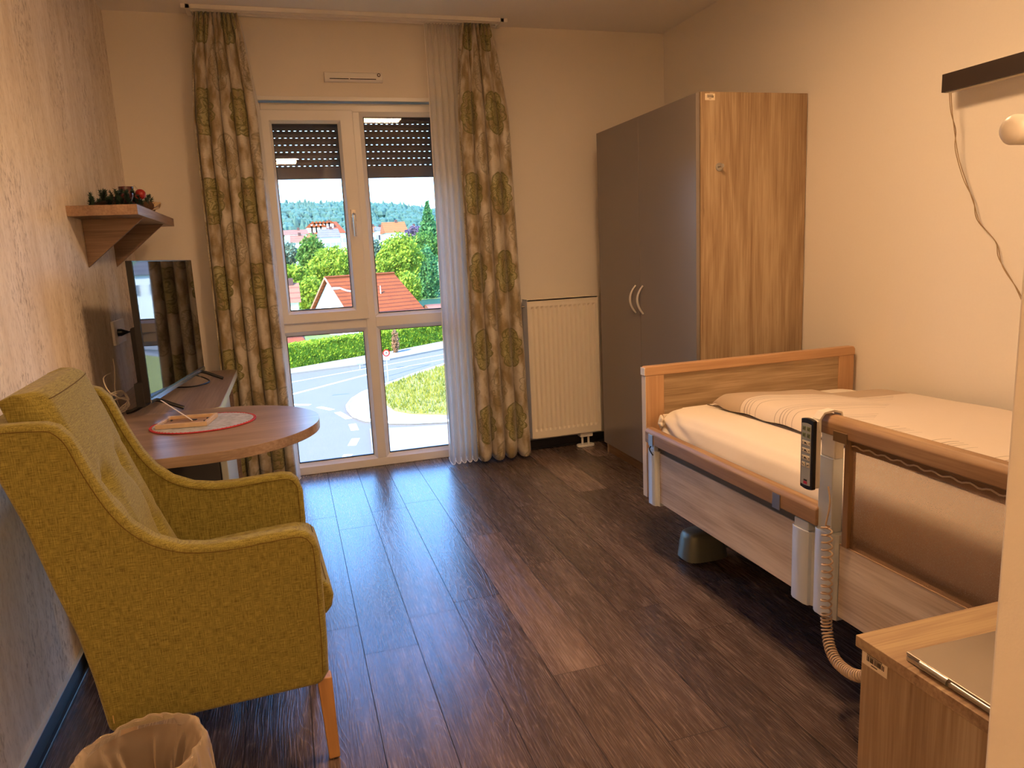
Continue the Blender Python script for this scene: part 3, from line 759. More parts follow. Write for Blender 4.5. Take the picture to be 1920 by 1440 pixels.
# ------------------------------------------------------------------ television
def tv():
    a = Vector((.228, -1.408, 0)); b = Vector((.340, -.525, 0)); t = (b-a).normalized(); nn = Vector((t.y, -t.x, 0))
    c = (a+b)/2; Lh = (b-a).length/2; z0, z1 = TZ+.055, 1.347; zc = (z0+z1)/2; hz = (z1-z0)/2
    root = thing('television', 'black flat television standing on the wall desk facing the room', 'television', (c.x, c.y, TZ))
    O = Vector((c.x, c.y, TZ))
    def P(s, d, z): return a*0+c+t*s+nn*d+Vector((0, 0, z))-O
    mb = MB(); mb.obox(P(0, -.012, zc), t, nn, (0, 0, 1), Lh, .012, hz); mb.build('panel_body', M_BLACK, root, bevel=.002)
    mb = MB()
    mb.obox(P(0, .0008, z0+.004), t, nn, (0, 0, 1), Lh, .0018, .009)
    mb.build('chin_bar', plain('silver_chin_bar', 'aeb4ba', rough=.15, metal=.9), root, bevel=.0005)
    mb = MB(); mb.obox(P(0, .0004, zc+.008), t, nn, (0, 0, 1), Lh-.006, .0006, hz-.012); mb.build('screen', M_TVSCR, root)
    mb = MB()   # bulge at the back
    mb.obox(P(0, -.045, z0+.16), t, nn, (0, 0, 1), Lh*.82, .024, .13); mb.build('rear_housing', M_BLACKMAT, root, bevel=.01)
    MB().obox(P(-Lh+.028, -.038, z0+.030), t, nn, (0, 0, 1), .03, .016, .048).build('connection_box', M_BLACKMAT, root, bevel=.003)
    for s in (-.375, .375):
        mb = MB(); 
        pts = [P(s, -.118, TZ+.010), P(s, -.09, TZ+.016), P(s, -.045, TZ+.038), P(s, -.012, TZ+.052), P(s, .02, TZ+.046), P(s, .06, TZ+.028), P(s, .10, TZ+.010)]
        mb.tube(smoothpath(pts, 5), [.008]*31, 8); mb.build('foot', M_BLACK, root, smooth=True)
    return P, O
TVP, TVO = tv()
# cables
def cable(name, label, pts, r, m, n=8):
    mb = MB(); mb.tube(smoothpath(pts, n), r, 7); o = mb.build(name, m, smooth=True); return tag(o, label, 'cable')
M_WCAB = plain('white_cable_sheath', 'd9d0c0', rough=.5)
def socket():
    y0, y1, z0, z1 = -.815, -.585, .975, 1.085
    # double frame seen at the wall beside the television
    root = thing('wall_socket', 'white double power socket on the left wall beside the television', 'socket', (0, -.70, 1.03))
    L = (0, .70, -1.03)
    MB().box(.0005, .0135, y0, y1, z0, z1).build('cover_frame', M_WHITEPL, root, bevel=.003, loc=L)
    for yc in ((y0+y1)/2-.056, (y0+y1)/2+.056):
        mb = MB(); mb.lathe([(.024, .0136), (.0235, .0146), (.020, .0146), (.019, .0139)], (0, yc, 1.03), 28, 'x')
        ins = mb.build('outlet_insert', M_WHITEPL, root, smooth=True, loc=L)
        mb = MB()
        for d in (-.0095, .0095): mb.lathe([(.0024, .0140), (.0024, .0150)], (0, yc+d, 1.03), 10, 'x')
        mb.build('pin_hole', M_DARKGAP, ins)
    yc = -.70+.056
    yc = -.70-.056
    mb = MB(); mb.lathe([(.017, .0148), (.017, .030), (.010, .045), (.004, .06)], (0, yc, 1.03), 18, 'x')
    pl_ = thing('power_cable', 'black power cable plugged in the socket and running behind the television', 'cable', (0, yc, 1.03))
    mb.build('plug', M_BLACK, pl_, smooth=True, loc=(0, -yc, -1.03))
    mb = MB(); mb.tube(smoothpath([(.055, yc, 1.03), (.085, yc-.02, 1.028), (.12, yc-.07, 1.0), (.14, yc-.12, .93), (.15, yc-.14, .84), (.16, yc-.1, TZ+.010), (.20, yc+.0, TZ+.008), (.30, -.78, TZ+.008), (.355, -.72, TZ+.008), (.37, -.66, TZ+.012), (.33, -.62, TZ+.03), (.27, -.66, TZ+.06), (.25, -.75, TZ+.07)], 8), .0035, 8)
    mb.build('cord', M_BLACK, pl_, smooth=True, loc=(0, -yc, -1.03))
socket()
def loops():
    rr = random.Random(4); pts = []
    for i in range(70):
        a = i*.52; r = .055+.012*math.sin(i*.9)
        pts.append((.085+.03*math.cos(a*1.0)+rr.uniform(-.006, .006), -1.30+r*1.3*math.cos(a)+rr.uniform(-.01, .01), TZ+.045+.035*math.sin(a)+.016*math.sin(i*.33)))
    pts = [(.06, -1.22, TZ+.16), (.05, -1.30, TZ+.15), (.08, -1.36, TZ+.10)]+[(max(.025, x), y, max(TZ+.006, z)) for x, y, z in pts]
    cable('white_cable_bundle', 'loosely coiled white cable lying on the desk behind the television', pts, .0022, M_WCAB, 4)
    cable('white_cable', 'thin white cable hanging down the left wall behind the television', [(.02, -.95, .93), (.03, -1.0, .88), (.025, -1.02, .81), (.04, -1.08, TZ+.02), (.06, -1.15, TZ+.006)], .002, M_WCAB, 8)
    cable('grey_cable', 'light grey cable looped below the far edge of the wall desk', [(.475, -.95, .58), (.485, -1.05, .66), (.49, -1.14, .69), (.50, -1.22, .655), (.495, -1.30, .60)], .004, M_WCAB, 8)
loops()

# ------------------------------------------------------------------ items on table
def placemat():
    c = Vector((.440, -1.665, TZ)); rx, ry = .182, .160
    root = thing('placemat', 'oval grey felt placemat with red stitched border on the round table', 'placemat', c)
    M_FELT = plain('mottled_grey_felt', 'a9adb6', rough=.95, bump=.8, bscale=160, var=.5)
    mb = MB(); pr = []
    for i in range(72):
        a = 2*PI*i/72; w = 1+.006*math.sin(a*36); pr.append((rx*w*math.cos(a), ry*w*math.sin(a)))
    mb.prism(pr, 'z', .0004, .0045); mb.build('felt', M_FELT, root, bevel=.001)
    mb = MB(); mb.tube([(x, y, .0035) for x, y in pr], .0028, 6, closed=True)
    for i in range(72):
        x, y = pr[i]; mb.tube([(x*1.0, y*1.0, .0055), (x*.955, y*.955, .0055)], .0011, 4)
    mb.build('stitched_border', plain('red_yarn', 'b3303a', rough=.8), root, smooth=True)
placemat()
def frame():
    w, d, ang = .178, .155, -.16; c = Vector((.384, -1.655, 0)); ux = Vector((math.cos(ang), math.sin(ang), 0)); uy = Vector((-ux.y, ux.x, 0))
    A = c-ux*w/2-uy*d/2
    root = thing('picture_frame', 'small light wooden picture frame lying face down on the placemat', 'picture frame', (A.x, A.y, TZ), ang)
    tz = .0062; t = .016
    mb = MB(); mb.box(0, w, 0, .011, tz, tz+t); mb.box(0, w, d-.011, d, tz, tz+t); mb.box(0, .011, .011, d-.011, tz, tz+t); mb.box(w-.011, w, .011, d-.011, tz, tz+t)
    mb.build('moulding', plain('pale_birch', 'c9b090', rough=.5, var=.1), root, bevel=.0008)
    MB().box(.011, w-.011, .011, d-.011, tz+.003, tz+.006).build('backboard', plain('brown_hardboard', '9a7a5c', rough=.7, var=.1), root)
    MB().obox((w*.30, d*.60, tz+.046), (-.77, .0, .64), (-.12, .96, -.25), (.62, .3, .76), .066, .012, .0012).build('strut', plain('pale_card', 'd8cfc8', rough=.6), root)
    for x0, x1, y0, y1 in ((w*.55, w*.66, d*.56, d*.66), (w*.84, w*.92, d*.66, d*.74), (w*.84, w*.92, d*.40, d*.46), (w*.12, w*.15, d*.68, d*.74)):
        MB().box(x0, x1, y0, y1, tz+.006, tz+.0085).build('clip', M_BLACKMAT, root)
frame()

# ------------------------------------------------------------------ wall shelf + arrangement
SZ = 1.566
def shelf():
    root = thing('wall_shelf', 'grey oak shelf on triangular brackets on the left wall', 'shelf', (0, -.77, SZ-.04))
    L = (0, .77, -(SZ-.04))
    MB().box(.001, .25, -1.268, -.26, SZ-.040, SZ).build('board', M_SHELF, root, bevel=.001, loc=L)
    for y in (-1.055, -.51):
        MB().prism([(.001, SZ-.0402), (.232, SZ-.0402), (.001, 1.330)], 'y', y, y+.019).build('bracket', wood('grey_oak_bracket', 'a0836a', '8c7058', '745a46', 'x', .9, crack=False), root, bevel=.0008, loc=L)
shelf()
M_NEEDLE = plain('fir_needle_green', '1f3a2c', rough=.6)
M_TWIG = plain('fir_twig', '4a3626', rough=.8)
def sprig(base, tip, n, ln, parent):
    base, tip = Vector(base), Vector(tip); d = tip-base; rr = random.Random(int(base.x*1e4+base.y*1e3+tip.z*1e4))
    t = d.normalized(); s1 = t.orthogonal().normalized(); s2 = t.cross(s1)
    tw = MB(); tw.tube([base, base+d*.5+Vector((0, 0, .004)), tip], [.0022, .0018, .001], 5); o = tw.build('fir_sprig', M_TWIG, parent)
    mb = MB()
    for i in range(n):
        f = rr.uniform(.1, 1.02); p = base+d*f; a = rr.uniform(0, 2*PI)
        dirv = (t*.75+(s1*math.cos(a)+s2*math.sin(a))*1.0).normalized()
        l = ln*rr.uniform(.7, 1.1)*(1-.4*f); q = p+dirv*l; sd = dirv.cross(t).normalized()*.0020
        v = [mb.bm.verts.new(x) for x in (p-sd, p+sd, q)]; mb._q(v)
    mb.build('needles', M_NEEDLE, o, fixn=False)
def wreath():
    root = thing('candle_arrangement', 'dried fir and red candle arrangement lying on the wall shelf', 'decoration', (.12, -.85, SZ))
    O = Vector((.12, -.85, SZ))
    # woven ring tray
    mb = MB(); mb.tube([(.085*math.cos(a*PI/18), .26*math.sin(a*PI/18), .016) for a in range(36)], .013, 8, closed=True)
    mb.build('twig_base', plain('dark_twig_ring', '33241c', rough=.9, bump=.8, bscale=120), root, smooth=True)
    rr = random.Random(5)
    for i in range(60):
        y = -.30+.60*(i/59); x = rr.uniform(-.07, .09); h = rr.uniform(.035, .085)*(1-.4*abs(y)/.4)
        dy = rr.uniform(-.06, .06)+(.05 if y > 0 else -.05); dx = rr.uniform(-.02, .06)
        sprig((x, y, .012), (x+dx*.5, y+dy, h), 120, .024, root)
    def candle(x, y, r, h):
        mb = MB(); mb.lathe([(r*.72, .012), (r*.62, .02), (r*.7, h*.45), (r*1.0, h*.8), (r*1.0, h)], (x, y, 0), 20)
        c = mb.build('candle_glass', plain('dark_red_glass', '4a0e16', rough=.12, spec=.8), root, smooth=True)
        mb = MB(); mb.lathe([(r*.9, h-.012), (r*.9, h-.003)], (x, y, 0), 18); mb.build('candle', plain('dark_red_wax', '5c1018', rough=.4), c, smooth=True)
    candle(.03, -.02, .030, .105); candle(.055, -.20, .032, .060); candle(-.03, .12, .026, .075)
    for x, y, z, r in ((.075, .045, .078, .023), (.070, -.055, .045, .02), (.06, -.13, .03, .018), (.02, .16, .04, .02)):
        mb = MB(); mb.lathe([(max(.0008, r*math.sin(PI*k/12)), -r*math.cos(PI*k/12)) for k in range(13)], (x, y, z), 20)
        b = mb.build('bauble', plain('red_bauble', 'a3241c', rough=.3), root, smooth=True)
    for x, y, z in ((.095, .10, .03), (.09, .0, .022), (.08, .24, .03)):
        mb = MB(); rr2 = random.Random(int(y*100)+9)
        for k in range(46):
            f = k/46; a = k*2.4; rad = .016*math.sin(PI*(.12+.8*f)); c = Vector((x+rad*math.cos(a), y+.04*(f-.5), z+rad*math.sin(a)))
            mb.obox(c, (math.cos(a), .3, math.sin(a)), (0, 1, 0), (-math.sin(a), 0, math.cos(a)), .006, .0016, .005)
        mb.build('pine_cone', plain('cone_brown', '5a3c26', rough=.8), root)
    mb = MB()
    for k in range(3):
        a = k*.9; mb.tube(smoothpath([(.1, .12, .02), (.11+.01*k, .15+.02*k, .05), (.115, .20+.02*k, .03), (.10, .14, .018)], 5), .004, 6)
    mb.build('ribbon', plain('gold_cream_ribbon', 'cfae7c', rough=.4), root, smooth=True)
    mb = MB(); mb.tube([(.05, .0, .09), (.058, .02, .115), (.068, .04, .10)], .0007, 5)
    mb.build('wire', M_STEEL, root)
wreath()

# ------------------------------------------------------------------ armchair
def armchair():
    A = .055
    # local frame: x forward (0 = front of the near arm), y across (0 = outer face of near arm)
    cx, cy = -.33, .29
    fx, fy = .792, -2.715
    ox = fx + (cx*math.cos(A)-cy*math.sin(A)); oy = fy + (cx*math.sin(A)+cy*math.cos(A))
    root = thing('armchair', 'mustard green fabric wing armchair with buttoned back standing before the round table', 'armchair', (ox, oy, 0), A)
    L = (-cx, -cy, 0)
    S = .79
    prof = [(.10, .985), (.154, .998), (.20, .997), (.245, .993), (.270, .983), (.292, .955), (.305, .92), (.318, .88), (.335, .835), (.357, .785), (.387, .737),
            (.428, .697), (.481, .670), (.539, .658), (.60, .655), (.674, .658), (.738, .659), (.766, .652), (.785, .632), (.795, .594), (.793, .45), (.791, .347), (.787, .262),
            (.765, .232), (.503, .232), (.275, .234), (.259, .377), (.241, .491), (.209, .617), (.173, .777), (.138, .894), (.105, .965)]
    prof = [(x-S, z) for x, z in prof]
    WD = .580; th = .052
    for k, (ya, yb) in enumerate(((0, th), (WD-th, WD))):
        mb = MB(); mb.prism(prof, 'y', ya, yb)
        sd = mb.build('side_wing', M_CHAIR, root, bevel=.016, seg=4, sharp=70, loc=L)
        top = prof[0:23]
        for yy in (ya+.0125, yb-.0125):
            # stitched seam just inside the edge
            out = []
            for i, (x, z) in enumerate(top):
                a = Vector(top[max(i-1, 0)]); b = Vector(top[min(i+1, len(top)-1)]); t = (b-a).normalized(); nn = Vector((t.y, -t.x))
                face = ya if yy < (ya+yb)/2 else yb
                out.append((x+nn.x*.0165, face+(-.0002 if face == ya else .0002), z+nn.y*.0165))
            mb = MB(); mb.tube(smoothpath(out, 4), .0011, 5); mb.build('seam', M_SEAM, sd, smooth=True)
    # back shell
    bk = [(.10, .985), (.165, .99), (.205, .90), (.245, .75), (.285, .58), (.33, .42), (.345, .26), (.275, .236), (.259, .377), (.241, .491), (.209, .617), (.173, .777), (.138, .894), (.107, .965)]
    mb = MB(); mb.prism([(x-S, z) for x, z in bk], 'y', th-.006, WD-th+.006); mb.build('back_shell', M_CHAIR, root, bevel=.012, seg=3, loc=L)
    # base box
    MB().box(.30-S, .775-S, th-.004, WD-th+.004, .245, .40).build('seat_base', M_CHAIR, root, bevel=.01, seg=3, loc=L)
    # seat cushion
    sc = [(.40, .395), (.78, .392), (.800, .398), (.815, .415), (.822, .445), (.815, .475), (.798, .492), (.76, .502), (.60, .497), (.40, .485), (.33, .46), (.33, .40)]
    mb = MB(); mb.prism([(x-S, z) for x, z in sc], 'y', th+.002, WD-th-.002)
    c = mb.build('seat_cushion', M_CHAIR, root, bevel=.012, seg=3, sharp=60, loc=L)
    mb = MB()
    for zz, xx in ((.487, .806), (.404, .806)): mb.tube([(xx-S, th+.02, zz), (xx-S, WD-th-.02, zz)], .0012, 5)
    mb.tube([(.62-S, WD/2, .499), (.76-S, WD/2, .504), (.80-S, WD/2, .492)], .001, 5)
    mb.build('seam', M_SEAM, c)
    # back cushion with buttons
    y0, y1 = th+.004, WD-th-.004; NY, NZ = 33, 60
    but = [(.27, .80), (.73, .80), (.27, .60), (.73, .60)]
    front = [(.455, .47), (.415, .52), (.385, .60), (.352, .70), (.318, .80), (.288, .90), (.262, .98), (.240, 1.04), (.228, 1.062)]
    def interp(z):
        for (xa, za), (xb, zb) in zip(front, front[1:]):
            if za <= z <= zb: f = (z-za)/(zb-za); return xa+(xb-xa)*f
        return front[-1][0] if z > 1 else front[0][0]
    def fn(u, v):
        z = .47+(1.056-.47)*v; y = y0+(y1-y0)*u; x = interp(z)-S
        e = min(u, 1-u); x += .012*(math.sin(PI*u)**.5)-.0
        if e < .06: x -= .03*(1-e/.06)**2
        if v > .97: x -= .02*((v-.97)/.03)**2
        for bu, bz in but:
            dy = (y-(y0+(y1-y0)*bu)); dz = z-bz; d2 = (dy/.032)**2+(dz/.04)**2; x -= .030*math.exp(-d2)
            # creases: vertical between buttons, tilted to the sides
            if abs(dy) < .05 and bz-.24 < z < bz: x -= .009*math.exp(-(dy/.010)**2)*math.sin(PI*(bz-z)/.24)**.7
            sgn = -1 if bu < .5 else 1
            s = dy*sgn
            if s > 0: x -= .010*math.exp(-((dz-.35*s)/.010)**2)*math.exp(-s/.07)
            else: x -= .005*math.exp(-(dz/.010)**2)*math.exp(s/.05)
        return Vector((x, y, z))
    mb = MB(); g = [[mb.bm.verts.new(fn(i/(NY-1), j/(NZ-1))) for j in range(NZ)] for i in range(NY)]
    for i in range(NY-1):
        for j in range(NZ-1): mb._q([g[i][j], g[i+1][j], g[i+1][j+1], g[i][j+1]])
    back = lambda i, j: Vector((min(.152, interp(.47+.586*j/(NZ-1))-.085)-S + (.16*(1-j/(NZ-1)))**1 , y0+(y1-y0)*i/(NY-1), .47+.570*j/(NZ-1)))
    h = [[mb.bm.verts.new(back(i, j)) for j in (range(NZ))] for i in range(NY)]
    for i in range(NY-1):
        for j in range(NZ-1): mb._q([h[i][j], h[i][j+1], h[i+1][j+1], h[i+1][j]])
        mb._q([g[i][NZ-1], g[i+1][NZ-1], h[i+1][NZ-1], h[i][NZ-1]]); mb._q([g[i][0], h[i][0], h[i+1][0], g[i+1][0]])
    for j in range(NZ-1):
        mb._q([g[0][j], g[0][j+1], h[0][j+1], h[0][j]]); mb._q([g[-1][j], h[-1][j], h[-1][j+1], g[-1][j+1]])
    bc = mb.build('back_cushion', M_CHAIR, root, smooth=True, sharp=50, loc=L, bevel=.006, seg=3)
    for bu, bz in but:
        mb = MB(); yy = y0+(y1-y0)*bu; xx = fn(bu, (bz-.47)/.586).x
        mb.lathe([(.0, -.002), (.009, -.001), (.008, .003), (.003, .0055), (.0, .006)], (xx, yy, bz), 16, 'x', cap=False); mb.build('button', M_CHAIR, bc, smooth=True)
    mb = MB(); mb.tube([fn(i/20, .965)+Vector((.0012, 0, 0)) for i in range(1, 20)], .0012, 5); mb.build('seam', M_SEAM, bc)
    # legs
    for (x, y, sx, sy) in ((.775, .038, 1, -1), (.775, WD-.038, 1, 1), (.315, .05, -1, -1), (.315, WD-.05, -1, 1)):
        x -= S; mb = MB(); a, b = .019, .0145
        tp = [(x-a, y-a), (x+a, y-a), (x+a, y+a), (x-a, y+a)]
        dx = .006 if sx > 0 else -.05; dy = 0.004*sy
        bt = [(x+dx-b, y+dy-b), (x+dx+b, y+dy-b), (x+dx+b, y+dy+b), (x+dx-b, y+dy+b)]
        A_ = [mb.bm.verts.new((p[0], p[1], .238)) for p in tp]; B_ = [mb.bm.verts.new((p[0], p[1], .003)) for p in bt]
        mb._q(A_); mb._q(B_[::-1])
        for k in range(4): j = (k+1) % 4; mb._q([A_[k], A_[j], B_[j], B_[k]])
        lg = mb.build('leg', M_CHAIRLEG, root, bevel=.003, loc=L)
        mb = MB(); mb.lathe([(.011, 0), (.011, .0032)], (x+dx, y+dy, 0), 12); mb.build('glide', M_BLACKMAT, lg)
    MB().box(.288-S, .2895-S, -.0015, -.0003, .262, .282).build('brand_tag', plain('cream_tag', 'c9a468', rough=.7), root, loc=L)
armchair()

# ------------------------------------------------------------------ waste bin
def bin_():
    c = (.387, -2.955); h = .300; r0, r1 = .092, .122
    root = thing('waste_bin', 'round waste bin lined with a clear crumpled bag in front of the armchair', 'bin', (c[0], c[1], 0))
    mb = MB(); mb.lathe([(r0, .001), (r1, h-.03), (r1+.004, h-.012), (r1+.001, h-.010), (r1-.003, h-.03), (r0-.003, .006)], (0, 0, 0), 40, cap=False)
    mb.lathe([(r0-.002, .001), (r0-.002, .006)], (0, 0, 0), 40)
    mb.build('bucket', plain('brown_grey_bin', '5e4a3a', rough=.5), root, smooth=True)
    def bagfn(u, v):
        a = 2*PI*u
        def rid(q): return 1-abs(((q) % 2.0)-1)*2            # sharp triangle wave -1..1
        n1 = mnoise.noise(Vector((math.cos(a)*1.8, math.sin(a)*1.8, v*1.6+3)))
        n2 = mnoise.noise(Vector((math.cos(a)*6, math.sin(a)*6, v*7)))
        pl_ = .6*rid(a*2.2+1.5*v+n1*3)+.4*rid(a*5.1-2*v+n1*4)
        if v < .35:      # outside cuff, hangs over the rim
            t = v/.35; r = r1+.012+.008*pl_*(1-t*.3)+.004*(1-t)+.003*n2; z = h-.10+.105*t + .014*n1*(1-t)
        elif v < .45:
            t = (v-.35)/.10; r = r1+.012-.018*t+.006*pl_+.003*n2; z = h+.005+.012*math.sin(PI*t)+.012*n1+.005*n2
        else:
            t = (v-.45)/.55; r = (r1-.006)*(1-t*.34)-(.010+.045*t)*(pl_*.5+.5)*min(1, t*6)+.006*n2; z = h-.24*t+.014*n1*(1-t)+.004*n2
        return Vector((r*math.cos(a), r*math.sin(a), z))
    mb = MB(); mb.grid(bagfn, 150, 46, closed_u=True); o = mb.build('bag', M_BAGP, root, smooth=True, sharp=180)
M_BAGP = None
def bagm():
    m = bpy.data.materials.new('clear_crinkled_bag'); m.use_nodes = True; n = m.node_tree; n.nodes.clear()
    o = n.nodes.new('ShaderNodeOutputMaterial'); mx = n.nodes.new('ShaderNodeMixShader'); t = n.nodes.new('ShaderNodeBsdfTransparent'); p = n.nodes.new('ShaderNodeBsdfPrincipled')
    t.inputs[0].default_value = (.93, .92, .9, 1); p.inputs['Base Color'].default_value = rgb('d6c4ae'); p.inputs['Roughness'].default_value = .14; p.inputs['Specular IOR Level'].default_value = .8
    lw = n.nodes.new('ShaderNodeLayerWeight'); lw.inputs[0].default_value = .45
    n.links.new(mathn(n, 'ADD', mathn(n, 'MULTIPLY', lw.outputs['Facing'], .75), .18), mx.inputs[0])
    n.links.new(t.outputs[0], mx.inputs[1]); n.links.new(p.outputs[0], mx.inputs[2]); n.links.new(mx.outputs[0], o.inputs[0]); return m
M_BAGP = bagm()
bin_()

# ------------------------------------------------------------------ care bed
BX = 2.168
def bed():
    root = thing('care_bed', 'oak decor hospital bed with side rails along the right wall', 'bed', (2.7, -2.8, 0))
    L = (-2.7, 2.8, 0)
    def endboard(yc, nm):
        e = child(nm, root)
        MB().box(2.176, 2.262, yc-.017, yc+.017, .245, .775).build('stile', M_BEECH, e, bevel=.002, loc=L)
        MB().box(3.155, 3.236, yc-.017, yc+.017, .245, .775).build('stile', M_BEECH, e, bevel=.002, loc=L)
        MB().prism([(2.172, .772), (3.240, .772), (3.240, .800), (3.232, .812), (2.180, .812), (2.172, .803)], 'y', yc-.019, yc+.019).build('top_cap', M_BEECHX, e, bevel=.004, seg=3, loc=L)
        MB().box(2.1745, 2.1765, yc-.0172, yc+.0172, .245, .772).build('edge_strip', plain('pale_edge_strip', 'e4cfae', rough=.4), e, loc=L)
        MB().box(2.1705, 2.1725, yc-.018, yc+.018, .776, .808).build('end_cap', plain('white_end_cap', 'efe6d6', rough=.4), e, loc=L)
        MB().box(2.262, 3.155, yc-.010, yc+.010, .27, .775).build('inset_panel', M_OAKX, e, loc=L)
    endboard(-1.785, 'foot_board'); endboard(-3.875, 'head_board')
    # lower side panels
    def post(ya, yb, za, zb, top, m=M_ALU):
        p = child('telescopic_post', root)
        n = 7; prof = []
        w = yb-ya; xo = BX-.020
        prof = [(ya, BX+.03), (ya, BX-.002), (ya+w*.12, BX-.006), (ya+w*.14, xo+.004), (ya+w*.3, xo), (ya+w*.8, xo), (ya+w*.95, xo+.006), (yb, BX), (yb, BX+.03)]
        mb = MB(); mb.prism([(x, y) for y, x in prof], 'z', za, zb); mb.build('outer_sleeve', m, p, bevel=.0015, loc=L)
        MB().box(BX-.014, BX+.022, ya+.018, yb-.012, zb, top).build('inner_sleeve', m, p, bevel=.003, loc=L)
        return p
    # far half, rail lowered
    MB().box(BX-.002, BX+.018, -2.768, -1.932, .262, .474).build('side_panel', M_OAKY, root, bevel=.0015, loc=L)
    post(-1.930, -1.853, .245, .480, .505); post(-2.862, -2.770, .245, .474, .500)
    mb = MB(); mb.box(BX+.004, BX+.012, -2.80, -1.90, .455, .51); mb.build('rail_mesh', plain('grey_mesh_edge', '57544f', rough=.8, bump=.5, bscale=300), root, loc=L)
    MB().prism([(BX-.022, .505), (BX+.022, .505), (BX+.022, .555), (BX+.012, .566), (BX-.012, .566), (BX-.022, .553)], 'y', -2.885, -1.845).build('side_rail', M_RAILW, root, bevel=.005, seg=3, loc=L)
    for y in (-1.90, -2.71):
        MB().box(BX-.0255, BX-.0215, y-.018, y+.018, .500, .548).build('rail_clip', M_STEEL, root, bevel=.001, loc=L)
    mb = MB(); mb.tube(smoothpath([(BX-.02, -1.905, .505), (BX-.03, -1.90, .488), (BX-.028, -1.925, .468)], 4), .003, 6); mb.build('release_lever', M_BLACKMAT, root, smooth=True, loc=L)
    # near half, rail raised
    MB().box(BX-.002, BX+.018, -3.80, -2.957, .262, .474).build('side_panel', M_OAKY, root, bevel=.0015, loc=L)
    MB().box(BX-.003, BX+.019, -3.80, -2.957, .474, .477).build('panel_edge', plain('tan_edge', 'a78b6d', rough=.5), root, loc=L)
    p = post(-2.954, -2.868, .245, .500, .715)
    MB().box(BX-.012, BX+.018, -2.940, -2.885, .715, .797).build('inner_sleeve', M_CREAMPL, p, bevel=.003, loc=L)
    MB().prism([(BX-.024, .782), (BX+.024, .782), (BX+.024, .822), (BX+.012, .834), (BX-.012, .834), (BX-.024, .820)], 'y', -3.85, -2.875).build('side_rail', M_RAILW, root, bevel=.005, seg=3, loc=L)
    MB().box(BX-.010, BX+.012, -2.992, -2.972, .477, .782).build('mesh_stile', plain('bronze_stile', '8c6c4a', rough=.4, metal=.2), root, bevel=.002, loc=L)
    MB().box(BX-.028, BX-.024, -2.998, -2.948, .772, .800).build('stile_bracket', plain('bronze_bracket', '7c654c', rough=.4, metal=.4), root, bevel=.001, loc=L)
    mb = MB()
    def mf(u, v):
        return Vector((BX+.003*math.sin(v*PI), -2.992-.80*u, .477+(.300+.0)*v))
    mb.grid(mf, 20, 8); mb.build('mesh_panel', M_MESH, root, smooth=True, loc=L)
    mb = MB(); pts = [(BX-.006, -2.995-.80*i/80, .765+.003*math.sin(i*1.3)) for i in range(81)]
    mb.tube(pts, .0022, 5); mb.build('mesh_lacing', plain('pale_lacing', 'b9a58a', rough=.7), root, smooth=True, loc=L)
    MB().box(BX-.002, BX+.004, -3.80, -2.992, .752, .783).build('mesh_hem', plain('brown_hem', '75593f', rough=.8), root, loc=L)
    # wall side panels
    MB().box(3.205, 3.225, -3.84, -1.82, .30, .50).build('side_panel', M_OAKY, root, loc=L)
    # lying surface + chassis
    mb = MB(); mb.box(2.21, 3.19, -3.84, -1.82, .40, .44)
    for i in range(14): mb.box(2.23, 3.17, -3.80+i*.143, -3.73+i*.143, .44, .455)
    mb.build('lying_surface', M_BLACKMAT, root, loc=L)
    mb = MB(); mb.box(2.5, 2.56, -3.7, -2.0, .12, .17); mb.box(2.95, 3.01, -3.7, -2.0, .12, .17); mb.box(2.5, 3.01, -2.12, -2.06, .12, .17); mb.box(2.5, 3.01, -3.7, -3.6, .12, .17)
    for y in (-2.3, -3.3): mb.obox((2.53, y, .28), (0, .8, .5), (1, 0, 0), (0, -.5, .8), .22, .02, .02); mb.obox((2.98, y, .28), (0, .8, .5), (1, 0, 0), (0, -.5, .8), .22, .02, .02)
    mb.build('lifting_frame', plain('dark_steel_frame', '2e2d2c', rough=.5), root, loc=L)
    M_COV = plain('grey_green_castor_cover', '74796d', rough=.4, metal=.25)
    for (x, y) in ((2.34, -1.955), (2.92, -1.955), (2.34, -3.62), (2.92, -3.62)):
        mb = MB(); 
        def rr_(w, d, z): 
            P = []
            for i in range(20):
                a = 2*PI*i/20; c_, s_ = math.cos(a), math.sin(a); P.append((x+.01+w*(abs(c_)**.55)*(1 if c_ >= 0 else -1), y+d*(abs(s_)**.55)*(1 if s_ >= 0 else -1), z))
            return [mb.bm.verts.new(p) for p in P]
        R0 = [rr_(.098, .072, .012), rr_(.095, .070, .03), rr_(.086, .062, .10), rr_(.080, .055, .118), rr_(.068, .045, .126)]
        for a, b in zip(R0, R0[1:]):
            for k in range(20): mb._q([a[k], a[(k+1) % 20], b[(k+1) % 20], b[k]])
        mb._q(R0[0][::-1]); mb._q(R0[-1]); cv = mb.build('castor_cover', M_COV, root, smooth=True, sharp=50, loc=L)
        mb = MB(); mb.lathe([(.028, -.012), (.028, .012)], (x+.01, y, .029), 20, 'y'); mb.build('wheel', M_BLACK, cv, smooth=True)
        mb = MB(); mb.lathe([(.022, 0), (.022, .30)], (x+.14, y, .10), 12); 
        mb.bm.free()
    MB().box(2.42, 3.0, -2.01, -1.90, .045, .115).build('chassis_crossbar', M_COV, root, bevel=.01, loc=L)
    mb = MB(); mb.tube(smoothpath([(2.50, -2.02, .13), (2.46, -2.04, .125), (2.42, -2.05, .112)], 4), [.011]*9, 8); mb.tube(smoothpath([(2.47, -2.04, .11), (2.49, -2.06, .07), (2.50, -2.07, .03)], 4), .009, 8)
    mb.build('brake_pedal', M_BLACK, root, smooth=True, loc=L)
bed()
